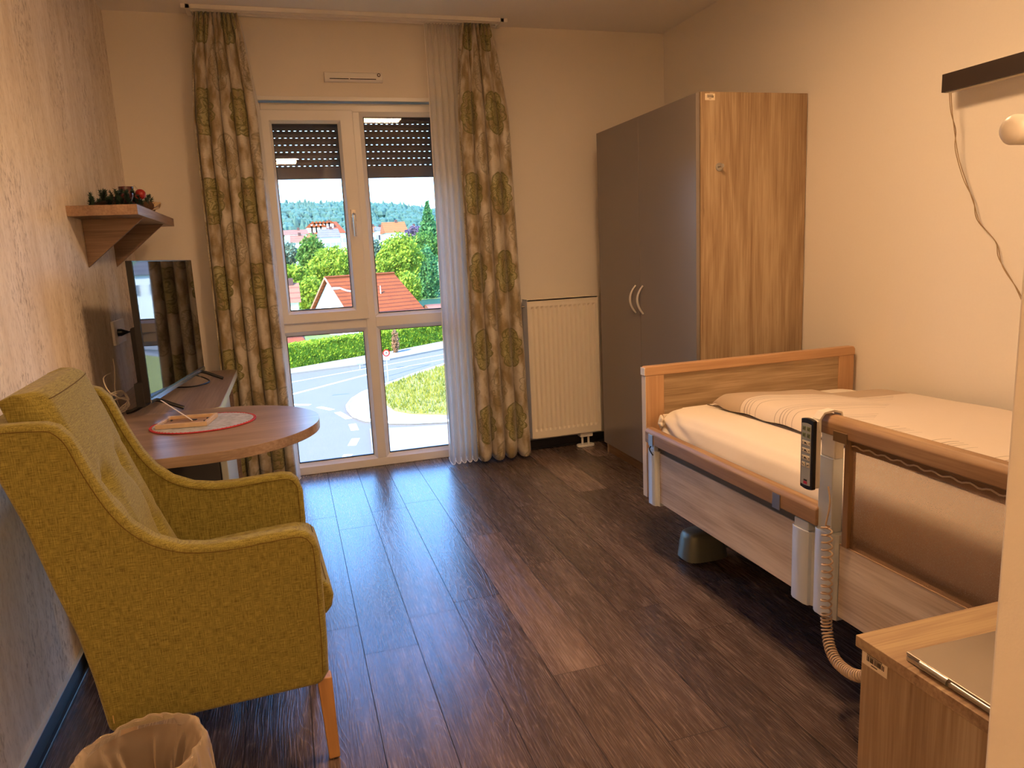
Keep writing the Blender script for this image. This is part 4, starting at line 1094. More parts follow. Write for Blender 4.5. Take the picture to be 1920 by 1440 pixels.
def mattress():
    root = thing('mattress', 'mattress in a cream fitted sheet lying on the care bed', 'mattress', (2.7, -2.8, .456))
    O = Vector(root.location)
    x0, x1, y0, y1, z0, z1 = 2.215, 3.195, -3.84, -1.832, .457, .640
    NX, NY = 44, 90
    mb = MB()
    def prof(t):   # cross-section left->top->right, t 0..1
        pass
    def fn(u, v):
        y = y0+(y1-y0)*v
        per = [(x0+.03, z0), (x0+.004, z0+.03), (x0, z0+.09), (x0+.012, z1-.04), (x0+.045, z1-.008), (x0+.10, z1), ((x0+x1)/2, z1+.004), (x1-.10, z1), (x1-.045, z1-.008), (x1-.012, z1-.04), (x1, z0+.09), (x1-.004, z0+.03), (x1-.03, z0)]
        a = u*(len(per)-1); i = min(int(a), len(per)-2); f = a-i
        x = per[i][0]*(1-f)+per[i+1][0]*f; z = per[i][1]*(1-f)+per[i+1][1]*f
        e = min(v, 1-v)*(y1-y0)
        if e < .06:
            k = 1-e/.06; s = 1-.055*k*k; x = (x0+x1)/2+(x-(x0+x1)/2)*s; z = z0+(z-z0)*(1-.10*k*k)
        # gathers at the corners and slack along the side
        if z < z1-.005 and x < 2.6:
            g = math.exp(-((y1-y)/.20)**2); x += .009*g*math.sin((z-z0)*110+ (y1-y)*40)
            x += .006*mnoise.noise(Vector((0, y*4, z*14))); z += .003*mnoise.noise(Vector((3, y*9, z*9)))
        z += .004*mnoise.noise(Vector((x*5, y*3, 1)))
        return Vector((x, y, z))-O
    mb.grid(fn, 60, 110)
    o = mb.build('fitted_sheet', M_SHEET, root, smooth=True, sharp=180)
    mb = MB(); mb.box(x0+.02-O.x, x1-.02-O.x, y1-.012-O.y, y1-.002-O.y, z0-O.z+.004, z1-.03-O.z)
    mb.box(x0+.035-O.x, x1-.03-O.x, y0-O.y+.004, y1-.015-O.y, .0, .004)
    mb.build('mattress_core', M_SHEET, root, bevel=.004)
    mb = MB(); rr = random.Random(2)
    def knot(u, v):
        a = 2*PI*u; r = .024*math.sin(PI*min(.96, .06+v*.94))*(1+.28*math.sin(a*5+v*5)); return Vector((x0+.012-.028*v-O.x+.3*r*math.cos(a), y1-.03-O.y+r*math.cos(a), z1-.05-O.z+r*math.sin(a)-.01*v))
    mb.grid(knot, 30, 12, closed_u=True); mb.build('sheet_corner', M_SHEET, root, smooth=True, sharp=180)
mattress()
def duvetmat():
    m, n, b = mat('striped_duvet_cover')
    uv = n.nodes.new('ShaderNodeUVMap'); uv.uv_map = 'UVMap'; s = n.nodes.new('ShaderNodeSeparateXYZ'); n.links.new(uv.outputs[0], s.inputs[0])
    # v = metres along the bed from its foot end, u = metres across from the left edge
    F = mathn(n, 'FRACT', mathn(n, 'DIVIDE', s.outputs[1], .20))
    L = None
    for c, w in ((.10, .006), (.24, .008), (.32, .006), (.40, .0055), (.56, .005)):
        x = mathn(n, 'LESS_THAN', mathn(n, 'ABSOLUTE', mathn(n, 'SUBTRACT', F, c)), w*1.25); L = x if L is None else mathn(n, 'MAXIMUM', L, x)
    reg = mathn(n, 'MULTIPLY', mathn(n, 'GREATER_THAN', s.outputs[1], .22), mathn(n, 'SUBTRACT', 1, mathn(n, 'MULTIPLY', mathn(n, 'GREATER_THAN', s.outputs[0], .21), mathn(n, 'GREATER_THAN', mathn(n, 'ADD', s.outputs[1], s.outputs[0]), .92))))
    corner = mathn(n, 'LESS_THAN', s.outputs[1], .225)
    base_ = n.nodes.new('ShaderNodeMix'); base_.data_type = 'RGBA'; n.links.new(mathn(n, 'MULTIPLY', corner, 1), base_.inputs[0])
    base_.inputs[6].default_value = rgb('dccfbe'); base_.inputs[7].default_value = rgb('b9a58d')
    x = n.nodes.new('ShaderNodeMix'); x.data_type = 'RGBA'; n.links.new(mathn(n, 'MULTIPLY', mathn(n, 'MULTIPLY', L, reg), .8), x.inputs[0])
    n.links.new(base_.outputs[2], x.inputs[6]); x.inputs[7].default_value = rgb('86786a'); n.links.new(x.outputs[2], b.inputs['Base Color'])
    b.inputs['Roughness'].default_value = .85; b.inputs['Sheen Weight'].default_value = .2; b.inputs['Specular IOR Level'].default_value = .15
    return m
def duvet():
    root = thing('duvet', 'cream duvet with thin grey stripes folded over the mattress', 'duvet', (2.8, -2.85, .64))
    O = Vector(root.location); zb = .646
    x0a, x1a = 2.395, 3.19; ya, yb = -3.80, -1.90
    bm = bmesh.new(); uvl = bm.loops.layers.uv.new('UVMap'); NU, NV = 70, 110; g = []; uvs = []
    for i in range(NU):
        row = []; ur = []
        for j in range(NV):
            u = i/(NU-1); v = j/(NV-1)
            y = yb+(ya-yb)*v
            xl = 2.400+.03*v+ (.02*math.sin(v*5)) + (.03*max(0, 1-v/.06) if v < .06 else 0)
            xr = x1a
            # foot end edge runs obliquely
            yy = y - .10*(1-v)*u*.9 if v < 1 else y
            arc = u*(xr-xl)
            # rounded fat left edge
            Rr = .046
            if arc < Rr*PI/2*1.0:
                th = arc/Rr; x = xl+Rr*(1-math.cos(th)); h = Rr*math.sin(th)
            else:
                x = xl+Rr+(arc-Rr*PI/2)*(xr-xl-Rr)/(xr-xl-Rr*PI/2); h = Rr
            h += .014*math.exp(-((x-2.52)/.14)**2)
            h += .004*mnoise.noise(Vector((x*6, y*5, 0)))+.0035*math.sin(y*26+3*mnoise.noise(Vector((x*4, y*2, 4))))*math.exp(-((x-2.46)/.2)**2)
            e = v*(yb-ya)
            if e < .09: h *= .12+.88*math.sin(PI/2*e/.09)**.7
            h *= 1-.45*max(0, (x-2.75)/.45)
            if x > 2.83 and e < .6: h = h*(1-min(1, (x-2.83)/.1)*max(0, 1-e/.6)*.7)
            row.append(bm.verts.new(Vector((x, yy, zb+h))-O)); ur.append((arc, e+.11*u-.09*u*u + .02*math.sin(arc*9)))
        g.append(row); uvs.append(ur)
    for i in range(NU-1):
        for j in range(NV-1):
            f = bm.faces.new([g[i][j], g[i][j+1], g[i+1][j+1], g[i+1][j]]); f.smooth = True
            for l, (a, c) in zip(f.loops, ((i, j), (i, j+1), (i+1, j+1), (i+1, j))): l[uvl].uv = uvs[a][c]
    bmesh.ops.recalc_face_normals(bm, faces=bm.faces[:])
    me = bpy.data.meshes.new('cover'); bm.to_mesh(me); bm.free(); me.materials.append(duvetmat())
    o = bpy.data.objects.new('cover', me); COL.objects.link(o); o.parent = root
    mb = MB(); pts = [Vector((2.405+.03*t/20+.02*math.sin(t/20*5), -1.905-1.88*t/20, zb+.002))-O for t in range(21)]
    mb.tube(smoothpath(pts, 3), .0025, 5); mb.build('piped_edge', plain('grey_piping', '6e6152', rough=.8), root, smooth=True)
duvet()
def handset():
    z0, z1 = .628, .822; y0, y1 = -2.918, -2.868; xa = 2.102
    root = thing('hand_control', 'grey bed hand control with coiled cable hooked on the raised side rail', 'remote control', (xa, -2.89, z0))
    L = (-xa, 2.89, -z0)
    def rr(ya, yb, za, zb, bow):
        P = []
        for i in range(9): t = i/8; P.append((ya+(yb-ya)*t, zb+bow*math.sin(PI*t)))
        for i in range(9): t = i/8; P.append((yb+(ya-yb)*t, za-bow*math.sin(PI*t)))
        return P
    MB().prism(rr(y0, y1, z0, z1, .004), 'x', xa, xa+.012).build('black_frame', M_BLACK, root, bevel=.002, loc=L)
    MB().prism(rr(y0+.002, y1-.001, z0+.002, z1-.002, .003), 'x', xa+.012, xa+.028).build('rear_shell', M_CREAMPL, root, bevel=.002, loc=L)
    f = MB().prism(rr(y0+.008, y1-.005, z0+.010, z1-.012, .002), 'x', xa-.0012, xa+.002).build('keypad', plain('grey_keypad', '9aa0a0', rough=.4), root, loc=L)
    M_KG = plain('green_key', '7d8a62', rough=.5); M_KC = plain('cream_key', 'd2c9b0', rough=.5); M_KI = plain('dark_print', '2a2a26', rough=.6)
    yc = (y0+y1)/2+.001; dy = .0092
    def key(name, ym, zm, w, h, m):
        k = MB().box(xa-.0024, xa-.0010, ym-w/2, ym+w/2, zm-h/2, zm+h/2).build(name, m, root, bevel=.0005, loc=L)
        return k
    rows = [.797, .778]
    for z in rows:
        for s in (-1, 1): key('key', yc+s*dy, z, .0125, .0125, M_KG)
    for z in (.757, .736, .715): key('key', yc, z, .031, .0115, M_KC)
    for s in (-1, 1): key('key', yc+s*dy, .695, .0125, .0125, M_KC)
    mb = MB()
    for z in rows:
        for s in (-1, 1):
            c = yc+s*dy; mb.box(xa-.0030, xa-.0023, c-.004, c+.004, z-.003, z-.001); mb.box(xa-.0030, xa-.0023, c-.004, c-.002, z, z+.004); mb.box(xa-.0030, xa-.0023, c+.001, c+.003, z, z+.003)
    for z in (.757, .736, .715):
        mb.box(xa-.0030, xa-.0023, yc-.006, yc+.006, z-.0028, z-.001); mb.box(xa-.0030, xa-.0023, yc-.001, yc+.006, z-.001, z+.002)
        for s in (-1, 1): mb.box(xa-.0030, xa-.0023, yc+s*.0125-.0006, yc+s*.0125+.0006, z-.002, z+.002)
    mb.obox((xa-.0026, yc+dy, .695), (0, .8, .4), (0, -.4, .8), (1, 0, 0), .004, .001, .0004); mb.obox((xa-.0026, yc-dy, .695), (0, .8, -.4), (0, .4, .8), (1, 0, 0), .004, .001, .0004)
    for k in range(3): mb.box(xa-.0022, xa-.0010, yc-.0062+k*.0045, yc-.0028+k*.0045, .6485, .653)
    mb.build('printed_symbols', M_KI, root, loc=L)
    MB().box(xa-.0022, xa-.0010, yc-.0068, yc+.0068, .640, .6475).build('red_mark', plain('red_print', 'b02a48', rough=.5), root, loc=L)
    mb = MB(); hook = [(xa+.022, -2.905, .79), (xa+.022, -2.905, .825), (xa+.035, -2.905, .841), (BX, -2.905, .845), (BX+.024, -2.905, .838), (BX+.030, -2.905, .815)]
    for a, b in zip(hook, hook[1:]):
        a, b = Vector(a), Vector(b); t = (b-a).normalized(); mb.obox((a+b)/2, t, (0, 1, 0), t.cross(Vector((0, 1, 0))), (b-a).length/2+.002, .014, .003)
    mb.build('hook', M_CREAMPL, root, bevel=.001, loc=L)
    # cable: straight lead then coil down to the floor
    path = smoothpath([at(1553, 912, x=xa+.010), at(1556, 945, x=xa+.006), at(1548, 985, x=xa)], 6)
    axis = smoothpath([at(1550, 985, x=2.120), at(1551, 1060, x=2.120), at(1549, 1130, x=2.120), at(1551, 1185, x=2.120), at(1560, 1225, x=2.10), at(1580, 1252, x=2.08), at(1612, 1268, x=2.06), at(1660, 1262, x=2.06)], 24)
    # arc-length resample
    d = [0]
    for a, b in zip(axis, axis[1:]): d.append(d[-1]+(b-a).length)
    tot = d[-1]; N = 1500; pts = []; k = 0; turns = 0
    for i in range(N):
        s_ = tot*i/(N-1)
        while k < len(d)-2 and d[k+1] < s_: k += 1
        f_ = (s_-d[k])/max(1e-9, d[k+1]-d[k]); p = axis[k].lerp(axis[k+1], f_); t = (axis[k+1]-axis[k]).normalized()
        e1 = t.cross(Vector((1, 0, 0))).normalized(); e2 = t.cross(e1)
        pitch = .021 if s_ < tot*.42 else .0105
        turns += (tot/(N-1))/pitch
        a = 2*PI*turns; pts.append(p+(e1*math.cos(a)+e2*math.sin(a))*.0135)
    mb = MB(); mb.tube(path+pts, .0026, 6)
    zz = min(v.co.z for v in mb.bm.verts)
    mb.build('coiled_cable', plain('beige_coil', 'b9a186', rough=.45), root, smooth=True, loc=L)
handset()

# ------------------------------------------------------------------ nightstand + laptop
NX0, NY0, NZ = 1.703, -3.527, .600
def nightstand():
    root = thing('nightstand', 'oak decor bedside cabinet in front of the bed rail at lower right', 'nightstand', (1.93, -3.75, 0))
    L = (-1.93, 3.75, 0); y1 = -3.985; x1 = 2.135
    MB().box(NX0, x1, y1, NY0, NZ-.022, NZ).build('top_board', M_NTOP, root, bevel=.0015, loc=L)
    MB().box(NX0+.010, NX0+.028, y1+.004, NY0-.006, .06, NZ-.022).build('side_panel', M_OAKZ, root, loc=L)
    MB().box(x1-.028, x1-.010, y1+.004, NY0-.006, .06, NZ-.022).build('side_panel', M_OAKZ, root, loc=L)
    MB().box(NX0+.028, x1-.028, NY0-.022, NY0-.006, .06, NZ-.022).build('rear_panel', M_OAKZ, root, loc=L)
    MB().box(NX0+.028, x1-.028, y1+.004, y1+.02, .06, NZ-.022).build('front_panel', M_OAKZ, root, loc=L)
    MB().box(NX0+.028, x1-.028, y1+.02, NY0-.022, .06, .078).build('bottom_panel', M_OAKZ, root, loc=L)
    for x in (NX0+.045, x1-.045):
        for y in (y1+.04, NY0-.045):
            mb = MB(); mb.lathe([(.024, -.011), (.024, .011)], (x, y, .024), 20, 'x'); mb.box(x-.016, x+.016, y-.012, y+.012, .04, .06); mb.build('castor', M_BLACK, root, smooth=True, loc=L)
    sticker(root, 'inventory_label', (NX0+.010, -3.5345, .576), (0, -1, 0), (0, 0, -1), (-1, 0, 0), .058, .028, 8, loc=L)
M_NTOP = wood('oak_decor_top', 'b8a07a', 'a3886a', '84694e', 'x', 1.0)
nightstand()
def laptop():
    a = at(1699, 1222, z=NZ+.016); b = at(1849, 1318, z=NZ+.016); d = (b-a); d.z = 0; d.normalize()
    nn = Vector((-d.y, d.x, 0)); 
    if nn.x < 0: nn = -nn
    o = Vector((a.x, a.y, NZ))
    root = thing('laptop', 'closed silver laptop lying on the bedside cabinet with its hinge outwards', 'laptop', o)
    Ln, Wd = .30, .20
    c = d*Ln/2+nn*Wd/2
    MB().obox(c+Vector((0, 0, .0055)), d, nn, (0, 0, 1), Ln/2, Wd/2, .0045).build('base', plain('silver_shell', 'b7b0a6', rough=.35, metal=.75), root, bevel=.002)
    MB().obox(c+Vector((0, 0, .0138)), d, nn, (0, 0, 1), Ln/2, Wd/2, .0028).build('lid', plain('silver_lid', 'c0b7aa', rough=.3, metal=.75), root, bevel=.0015)
    mb = MB(); mb.tube([d*.03+nn*.001+Vector((0, 0, .0095)), d*.085+nn*.001+Vector((0, 0, .0095))], .0068, 14); mb.build('hinge', M_STEEL, root, smooth=True)
    mb = MB(); mb.tube([d*.09+nn*.001+Vector((0, 0, .0085)), d*.28+nn*.001+Vector((0, 0, .0085))], .0045, 12); mb.build('hinge', M_STEEL, root, smooth=True)
laptop()

# ------------------------------------------------------------------ wall light bar over bed
def barlamp():
    x0 = W-.095; ya = -2.262; yb = -3.35; zt, zb = 1.879, 1.815
    root = thing('wall_lamp', 'black bar shaped wall lamp with pull cords above the bed', 'lamp', (W, (ya+yb)/2, zb))
    L = (-W, -(ya+yb)/2, -zb)
    M_BR = plain('dark_bronze_lacquer', '33261c', rough=.5)
    MB().box(x0, W-.05, yb, ya, zb, zt).build('housing', M_BR, root, bevel=.001, loc=L)
    MB().box(W-.05, W-.001, yb+.03, ya-.03, zb+.012, zt-.004).build('wall_mount', M_WHITEPL, root, loc=L)
    MB().box(x0+.010, W-.056, yb+.01, ya-.01, zb-.0025, zb+.001).build('diffuser', plain('frosted_diffuser', 'bdb39c', rough=.4), root, loc=L)
    p = [at(1783, 174, x=W-.08), at(1786, 215, x=W-.07), at(1793, 270, x=W-.05), at(1800, 305, x=W-.04), at(1815, 350, x=W-.03), at(1827, 385, x=W-.025), at(1838, 418, x=W-.02), at(1868, 455, x=W-.015), at(1880, 500, x=W-.012), at(1911, 548, x=W-.012), at(1935, 600, x=W-.012)]
    q = [at(1780, 174, x=W-.08), at(1783, 210, x=W-.07), at(1792, 245, x=W-.05), at(1791, 280, x=W-.04), at(1806, 335, x=W-.03), at(1825, 375, x=W-.025), at(1832, 412, x=W-.02), at(1866, 452, x=W-.015), at(1873, 485, x=W-.012), at(1905, 540, x=W-.012), at(1930, 600, x=W-.012)]
    for pp in (p, q):
        mb = MB(); mb.tube(smoothpath(pp, 8), .0016, 6); mb.build('pull_cord', plain('beige_cord', 'a08864', rough=.7), root, smooth=True, loc=L)
barlamp()
def knob():
    c = at(1912, 243, y=-4.03); 
    root = thing('wall_hook', 'blurred white rounded peg sticking out of the near wall edge', 'hook', (PX, -4.03, c.z))
    xe = at(1890, 243, y=-4.03).x
    mb = MB(); r = .0125; lx = xe-PX
    mb.lathe([(.020, -.0005), (.020, -.004), (r, -.006), (r, lx+.006), (r*.8, lx+.002), (r*.45, lx)], (0, 0, 0), 24, 'x')
    mb.build('peg', M_WHITEPL, root, smooth=True)
knob()

# ------------------------------------------------------------------ ceiling lamps (the ones mirrored in the panes)
def ceil_lamp(x, y, sx, sy, s, label):
    root = thing('ceiling_lamp', label, 'lamp', (x, y, H-.05))
    mb = MB(); mb.box(-sx/2-.012, sx/2+.012, -sy/2-.012, -sy/2, 0, .049); mb.box(-sx/2-.012, sx/2+.012, sy/2, sy/2+.012, 0, .049); mb.box(-sx/2-.012, -sx/2, -sy/2, sy/2, 0, .049); mb.box(sx/2, sx/2+.012, -sy/2, sy/2, 0, .049)
    mb.build('frame', M_WHITEPL, root)
    MB().box(-sx/2, sx/2, -sy/2, sy/2, .006, .012).build('diffuser', emis('warm_lit_diffuser', LAMP_COL, s), root)
ceil_lamp(1.80, -2.58, .36, .36, LAMP_ROOM, 'square warm ceiling lamp over the middle of the room')
ceil_lamp(.93, -5.60, .27, .62, LAMP_HALL, 'long warm ceiling lamp in the hall behind the viewer')

# ================================================================== OUTSIDE (seen through the window)
GZ = -6.0
M_ASPH = plain('warm_grey_asphalt', '605850', rough=.9, bump=.2, bscale=3, var=.06)  # even warm grey, the asphalt's own tone
M_PAVE = plain('pale_paving', '7c7265', rough=.9, bump=.2, bscale=4, var=.05)
M_PAINT = plain('white_road_paint', 'b4b2ac', rough=.8)
M_GRASSY = plain('dry_yellow_grass', '7a7228', rough=.95, bump=.6, bscale=9, var=.35)
M_GRASS = plain('green_meadow', '505e22', rough=.95, bump=.5, bscale=5, var=.25)
M_HOUSEW = plain('white_render', 'efece4', rough=.9)
M_CREAMW = plain('cream_render', 'e2d9c2', rough=.9)
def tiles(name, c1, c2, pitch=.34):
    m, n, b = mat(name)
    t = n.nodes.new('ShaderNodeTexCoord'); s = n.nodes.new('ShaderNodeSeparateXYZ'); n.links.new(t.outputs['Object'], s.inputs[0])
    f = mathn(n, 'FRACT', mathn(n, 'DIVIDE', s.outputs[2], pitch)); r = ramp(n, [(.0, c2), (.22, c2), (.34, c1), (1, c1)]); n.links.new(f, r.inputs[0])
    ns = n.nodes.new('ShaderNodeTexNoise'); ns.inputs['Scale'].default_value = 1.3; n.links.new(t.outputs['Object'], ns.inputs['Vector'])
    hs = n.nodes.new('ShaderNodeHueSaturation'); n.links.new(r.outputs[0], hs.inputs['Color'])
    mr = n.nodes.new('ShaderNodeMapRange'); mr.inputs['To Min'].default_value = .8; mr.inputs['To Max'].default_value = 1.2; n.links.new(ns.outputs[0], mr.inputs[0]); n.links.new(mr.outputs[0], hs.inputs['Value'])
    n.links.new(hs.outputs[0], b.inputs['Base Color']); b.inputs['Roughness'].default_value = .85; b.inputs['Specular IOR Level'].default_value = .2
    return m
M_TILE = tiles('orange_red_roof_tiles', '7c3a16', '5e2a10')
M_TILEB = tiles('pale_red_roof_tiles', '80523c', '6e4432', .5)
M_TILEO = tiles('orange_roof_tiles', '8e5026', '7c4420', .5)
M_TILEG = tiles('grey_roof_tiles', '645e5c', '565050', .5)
def leafmat(name, c1, c2, c3):
    m, n, b = mat(name)
    t = n.nodes.new('ShaderNodeTexCoord'); ns = n.nodes.new('ShaderNodeTexNoise'); ns.inputs['Scale'].default_value = 1.6; ns.inputs['Detail'].default_value = 6; ns.inputs['Roughness'].default_value = .8
    n.links.new(t.outputs['Object'], ns.inputs['Vector']); r = ramp(n, [(.36, c3), (.5, c2), (.64, c1)]); n.links.new(ns.outputs[0], r.inputs[0])
    n.links.new(r.outputs[0], b.inputs['Base Color']); b.inputs['Roughness'].default_value = .8; b.inputs['Specular IOR Level'].default_value = .15
    tr = n.nodes.new('ShaderNodeBsdfTranslucent'); n.links.new(r.outputs[0], tr.inputs[0]); mx = n.nodes.new('ShaderNodeMixShader'); mx.inputs[0].default_value = .35
    n.links.new(b.outputs[0], mx.inputs[1]); n.links.new(tr.outputs[0], mx.inputs[2]); n.links.new(mx.outputs[0], n.nodes['Material Output'].inputs[0])
    return m
LF_Y = leafmat('yellow_green_leaves', 'a2ac36', '82962c', '4c6826')
LF_G = leafmat('fresh_green_leaves', '6f8e38', '50742e', '325428')
LF_D = leafmat('deep_green_leaves', '6a9450', '4e7c44', '34603a')
LF_B = leafmat('grey_green_leaves', '74886a', '5c725c', '405a4a')
LF_P = leafmat('purple_brown_leaves', '7c6c7a', '655867', '4b4352')
LF_H = leafmat('hedge_green_leaves', '9cac2c', '809222', '4e6a1a')
LF_R = leafmat('withered_red_brown_leaves', 'b08a62', '9c7350', '7c5a40')
M_CORE = plain('dark_foliage_depth', '3c5a2a', rough=1, spec=0)
M_BARK = plain('grey_brown_bark', '5c4c3c', rough=.9, bump=.5, bscale=20)

# ground, road, pavement
def gpoly(name, pts, z, m, kind='structure', thick=.25, label=None, cat=None, parent=None):
    o = MB().prism(pts, 'z', z-thick, z).build(name, m, parent)
    if parent is None: o['kind'] = kind; tag(o, label, cat)
    return o
mb = MB()
rows = [(-30, GZ-.02), (14, GZ-.02), (56, GZ-.02), (75, GZ), (110, -3.5), (150, -1), (210, 4), (330, 12)]
xs = [-160, -60, 0, 60, 160, 300]
g = [[mb.bm.verts.new((x*(1 if y < 100 else 1.5), y, z)) for x in xs] for y, z in rows]
for a, b in zip(g, g[1:]):
    for i in range(len(xs)-1): mb._q([a[i], a[i+1], b[i+1], b[i]])
struct(mb.build('ground', M_GRASS, fixn=False))
road = gpoly('road', [(-60, 5), (60, 5), (60, 84), (11.68, 50.87), (5.43, 46.4), (.53, 45.07), (-60, 30)], GZ+.05, M_ASPH, thick=.06)
gpoly('pavement', [(-60, 30.15), (.5, 45.2), (5.35, 46.55), (11.6, 51.0), (60, 84.2), (60, 88), (12.5, 55.8), (8.5, 52.6), (5.8, 51), (.4, 47.4), (-60, 33)], GZ+.14, M_PAVE, thick=.12)
isl = [(10.4, 43.0), (7.8, 40.0), (5.76, 37.3), (4.16, 35.26), (3.45, 33.6), (3.1, 32.1), (3.05, 30.9), (3.15, 29.5), (3.55, 28.3), (4.3, 27.4), (5.4, 26.7), (8, 25.9), (20, 24.5), (40, 23), (40, 72)]
gpoly('traffic_island_pavement', isl, GZ+.17, M_PAVE, thick=.14)
kerb = MB(); kerb.tube([(x, y, GZ+.16) for x, y in isl[:13]], .07, 6); struct(kerb.build('kerb', plain('pale_kerb_stone', 'dcd8d0', rough=.8)))
gr = [(10.2, 42.3), (8.33, 40.0), (5.71, 36.9), (5.0, 33.5), (4.92, 31.0), (5.09, 29.5), (5.7, 28.4), (7.15, 27.4), (20, 26.2), (40, 25), (40, 70)]
gpoly('grass_ground', gr, GZ+.20, M_GRASSY, thick=.03)
gpoly('driveway', [(3.6, 26.6), (3.3, 23), (3.1, 14), (40, 8), (40, 22.6), (8, 25.4), (5.2, 26.1)], GZ+.12, M_PAVE, thick=.07)
# tall grass blades on the island: uncountable
mb = MB(); rr = random.Random(21)
def inpoly(x, y, P):
    c = False
    for i in range(len(P)):
        (x1, y1), (x2, y2) = P[i], P[i-1]
        if (y1 > y) != (y2 > y) and x < (x2-x1)*(y-y1)/(y2-y1)+x1: c = not c
    return c
k = 0
while k < 9000:
    x = rr.uniform(4.9, 18); y = rr.uniform(26.5, 46)
    if not inpoly(x, y, gr): continue
    k += 1; h = rr.uniform(.12, .34); a = rr.uniform(0, PI); d = Vector((math.cos(a), math.sin(a), 0))*rr.uniform(.02, .05); p = Vector((x, y, GZ+.19))
    q = p+Vector((rr.uniform(-.1, .1), rr.uniform(-.1, .1), h)); mb._q([mb.bm.verts.new(p-d), mb.bm.verts.new(p+d), mb.bm.verts.new(q)])
tag(mb.build('tall_grass', leafmat('yellowing_grass_blades', 'a6983a', '827e2c', '5a6424'), fixn=False), 'yellowing tall grass growing on the road island', 'grass', kind='stuff')
# road markings
def dash(p, q, w):
    p = Vector((p[0], p[1], 0)); q = Vector((q[0], q[1], 0)); t = (q-p).normalized(); n_ = Vector((-t.y, t.x, 0))
    c = (p+q)/2; c.z = GZ+.054; mb = MB(); mb.obox(c, t, n_, (0, 0, 1), (q-p).length/2, w/2, .004); mb.build('road_marking', M_PAINT, road)
for p, q, w in (((.2, 34.6), (1.35, 33.8), .3), ((1.75, 33.0), (2.35, 31.9), .3), ((2.55, 31.2), (2.95, 29.4), .32), ((3.0, 28.2), (3.0, 26.9), .34), ((2.9, 25.4), (2.65, 24.3), .34), ((2.4, 23.0), (2.1, 21.9), .34)): dash(p, q, w)
dash((.0, 41.6), (11.6, 48.6), .18); dash((.4, 37.4), (5.2, 42.2), .3); dash((5.2, 42.2), (11, 46.0), .16)
MB().box(2.6, 3.5, 35.9, 36.1, GZ+.05, GZ+.056).build('drain_grate', plain('dark_iron', '4a4a4c', rough=.6), road)

# foliage
def leaves(mb, c, rad, n, size, rr, shape='ball'):
    c = Vector(c)
    for i in range(n):
        if shape == 'ball':
            while True:
                d = Vector((rr.uniform(-1, 1), rr.uniform(-1, 1), rr.uniform(-1, 1)))
                if .1 < d.length < 1: break
            d.normalize(); k = 1+.30*mnoise.noise(d*2.3+c*.37)+.12*mnoise.noise(d*6+c)
            p = c+Vector((d.x*rad[0], d.y*rad[1], d.z*rad[2]))*k*rr.uniform(.72, 1.02)
        elif shape == 'cone':
            t = rr.random()**.6; a = rr.uniform(0, 2*PI)
            tier = .55+.45*((t*11) % 1.0)
            r = rad[0]*t*tier*rr.uniform(.75, 1.05); p = c+Vector((r*math.cos(a), r*math.sin(a), rad[2]*(1-2*t)-.12*r))
        s = size*rr.uniform(.6, 1.3)
        a = Vector((rr.uniform(-1, 1), rr.uniform(-1, 1), rr.uniform(-1, 1))).normalized(); b = a.orthogonal().normalized(); a2 = a.cross(b)
        v = [mb.bm.verts.new(p+b*s*.5), mb.bm.verts.new(p+a2*s*.32), mb.bm.verts.new(p-b*s*.5), mb.bm.verts.new(p-a2*s*.32)]; mb._q(v)
def tree(name, label, u, v, ru, rv, Y, m, seed, n=2600, size=.42, group='trees beyond the hedge', shape='ball', cat='tree'):
    c = at(u, v, y=Y); k = (Y-CPOS.y)/CAM['f']*1.0
    rx, rz = ru*k, rv*k; gz = GZ if Y < 80 else GZ+(Y-80)*.06
    root = thing(name, label, cat, (c.x, c.y, gz), group=group); O = Vector((c.x, c.y, gz)); rr = random.Random(seed)
    mb = MB(); cc = c-O
    leaves(mb, cc, (rx, rx*.85, rz), n, size, rr, shape); fo = mb.build('foliage', m, root, fixn=False)
    if shape == 'ball':
        mb = MB()
        def core(uu, vv):
            d = Vector((math.cos(2*PI*uu)*math.sin(PI*vv), math.sin(2*PI*uu)*math.sin(PI*vv), -math.cos(PI*vv))); kk = .74*(1+.3*mnoise.noise(d*2.3+cc*.37)); return cc+Vector((d.x*rx, d.y*rx*.85, d.z*rz))*kk
        mb.grid(core, 20, 12, closed_u=True); mb.build('inner_foliage', m, fo, smooth=True)
    mb = MB(); top = cc.z if shape == 'ball' else cc.z+rz*.9
    mb.tube([(0, 0, 0), (.05, 0, top*.5), (0, 0, max(1, top))], [.28, .22, .06], 8); mb.build('trunk', M_BARK, root, smooth=True)
    return root
tree('conifer_tree', 'tall green conifer rising above the roofs beside the sheer curtain', 804, 432, 36, 52, 114, LF_D, 1, 4200, .8, None, 'cone')
tree('deciduous_tree', 'yellow green tree in front of the distant red roofs in the left pane', 625, 503, 46, 38, 92, LF_Y, 2, 4200)
tree('deciduous_tree', 'fresh green tree with pointed top under the orange roof in the left pane', 584, 482, 26, 36, 98, LF_G, 3, 3000)
tree('deciduous_tree', 'grey green tree at the far left edge of the left pane', 538, 478, 22, 20, 110, LF_B, 4, 1500)
tree('deciduous_tree', 'bright yellow green tree above the dark red shed roof', 548, 520, 24, 22, 88, LF_Y, 5, 2000)
tree('deciduous_tree', 'yellow green tree directly behind the white gable house', 586, 555, 26, 34, 84, LF_Y, 6, 2400)
tree('deciduous_tree', 'large bright green tree behind the red tiled roof in the right pane', 748, 490, 42, 48, 88, LF_Y, 7, 4600)
tree('deciduous_tree', 'grey green tree beside the centre window post in the right pane', 710, 500, 18, 48, 94, LF_B, 8, 1800)
tree('deciduous_tree', 'deep green tree behind the sloping roof edge near the sheer curtain', 800, 525, 24, 62, 97, LF_D, 9, 3400)
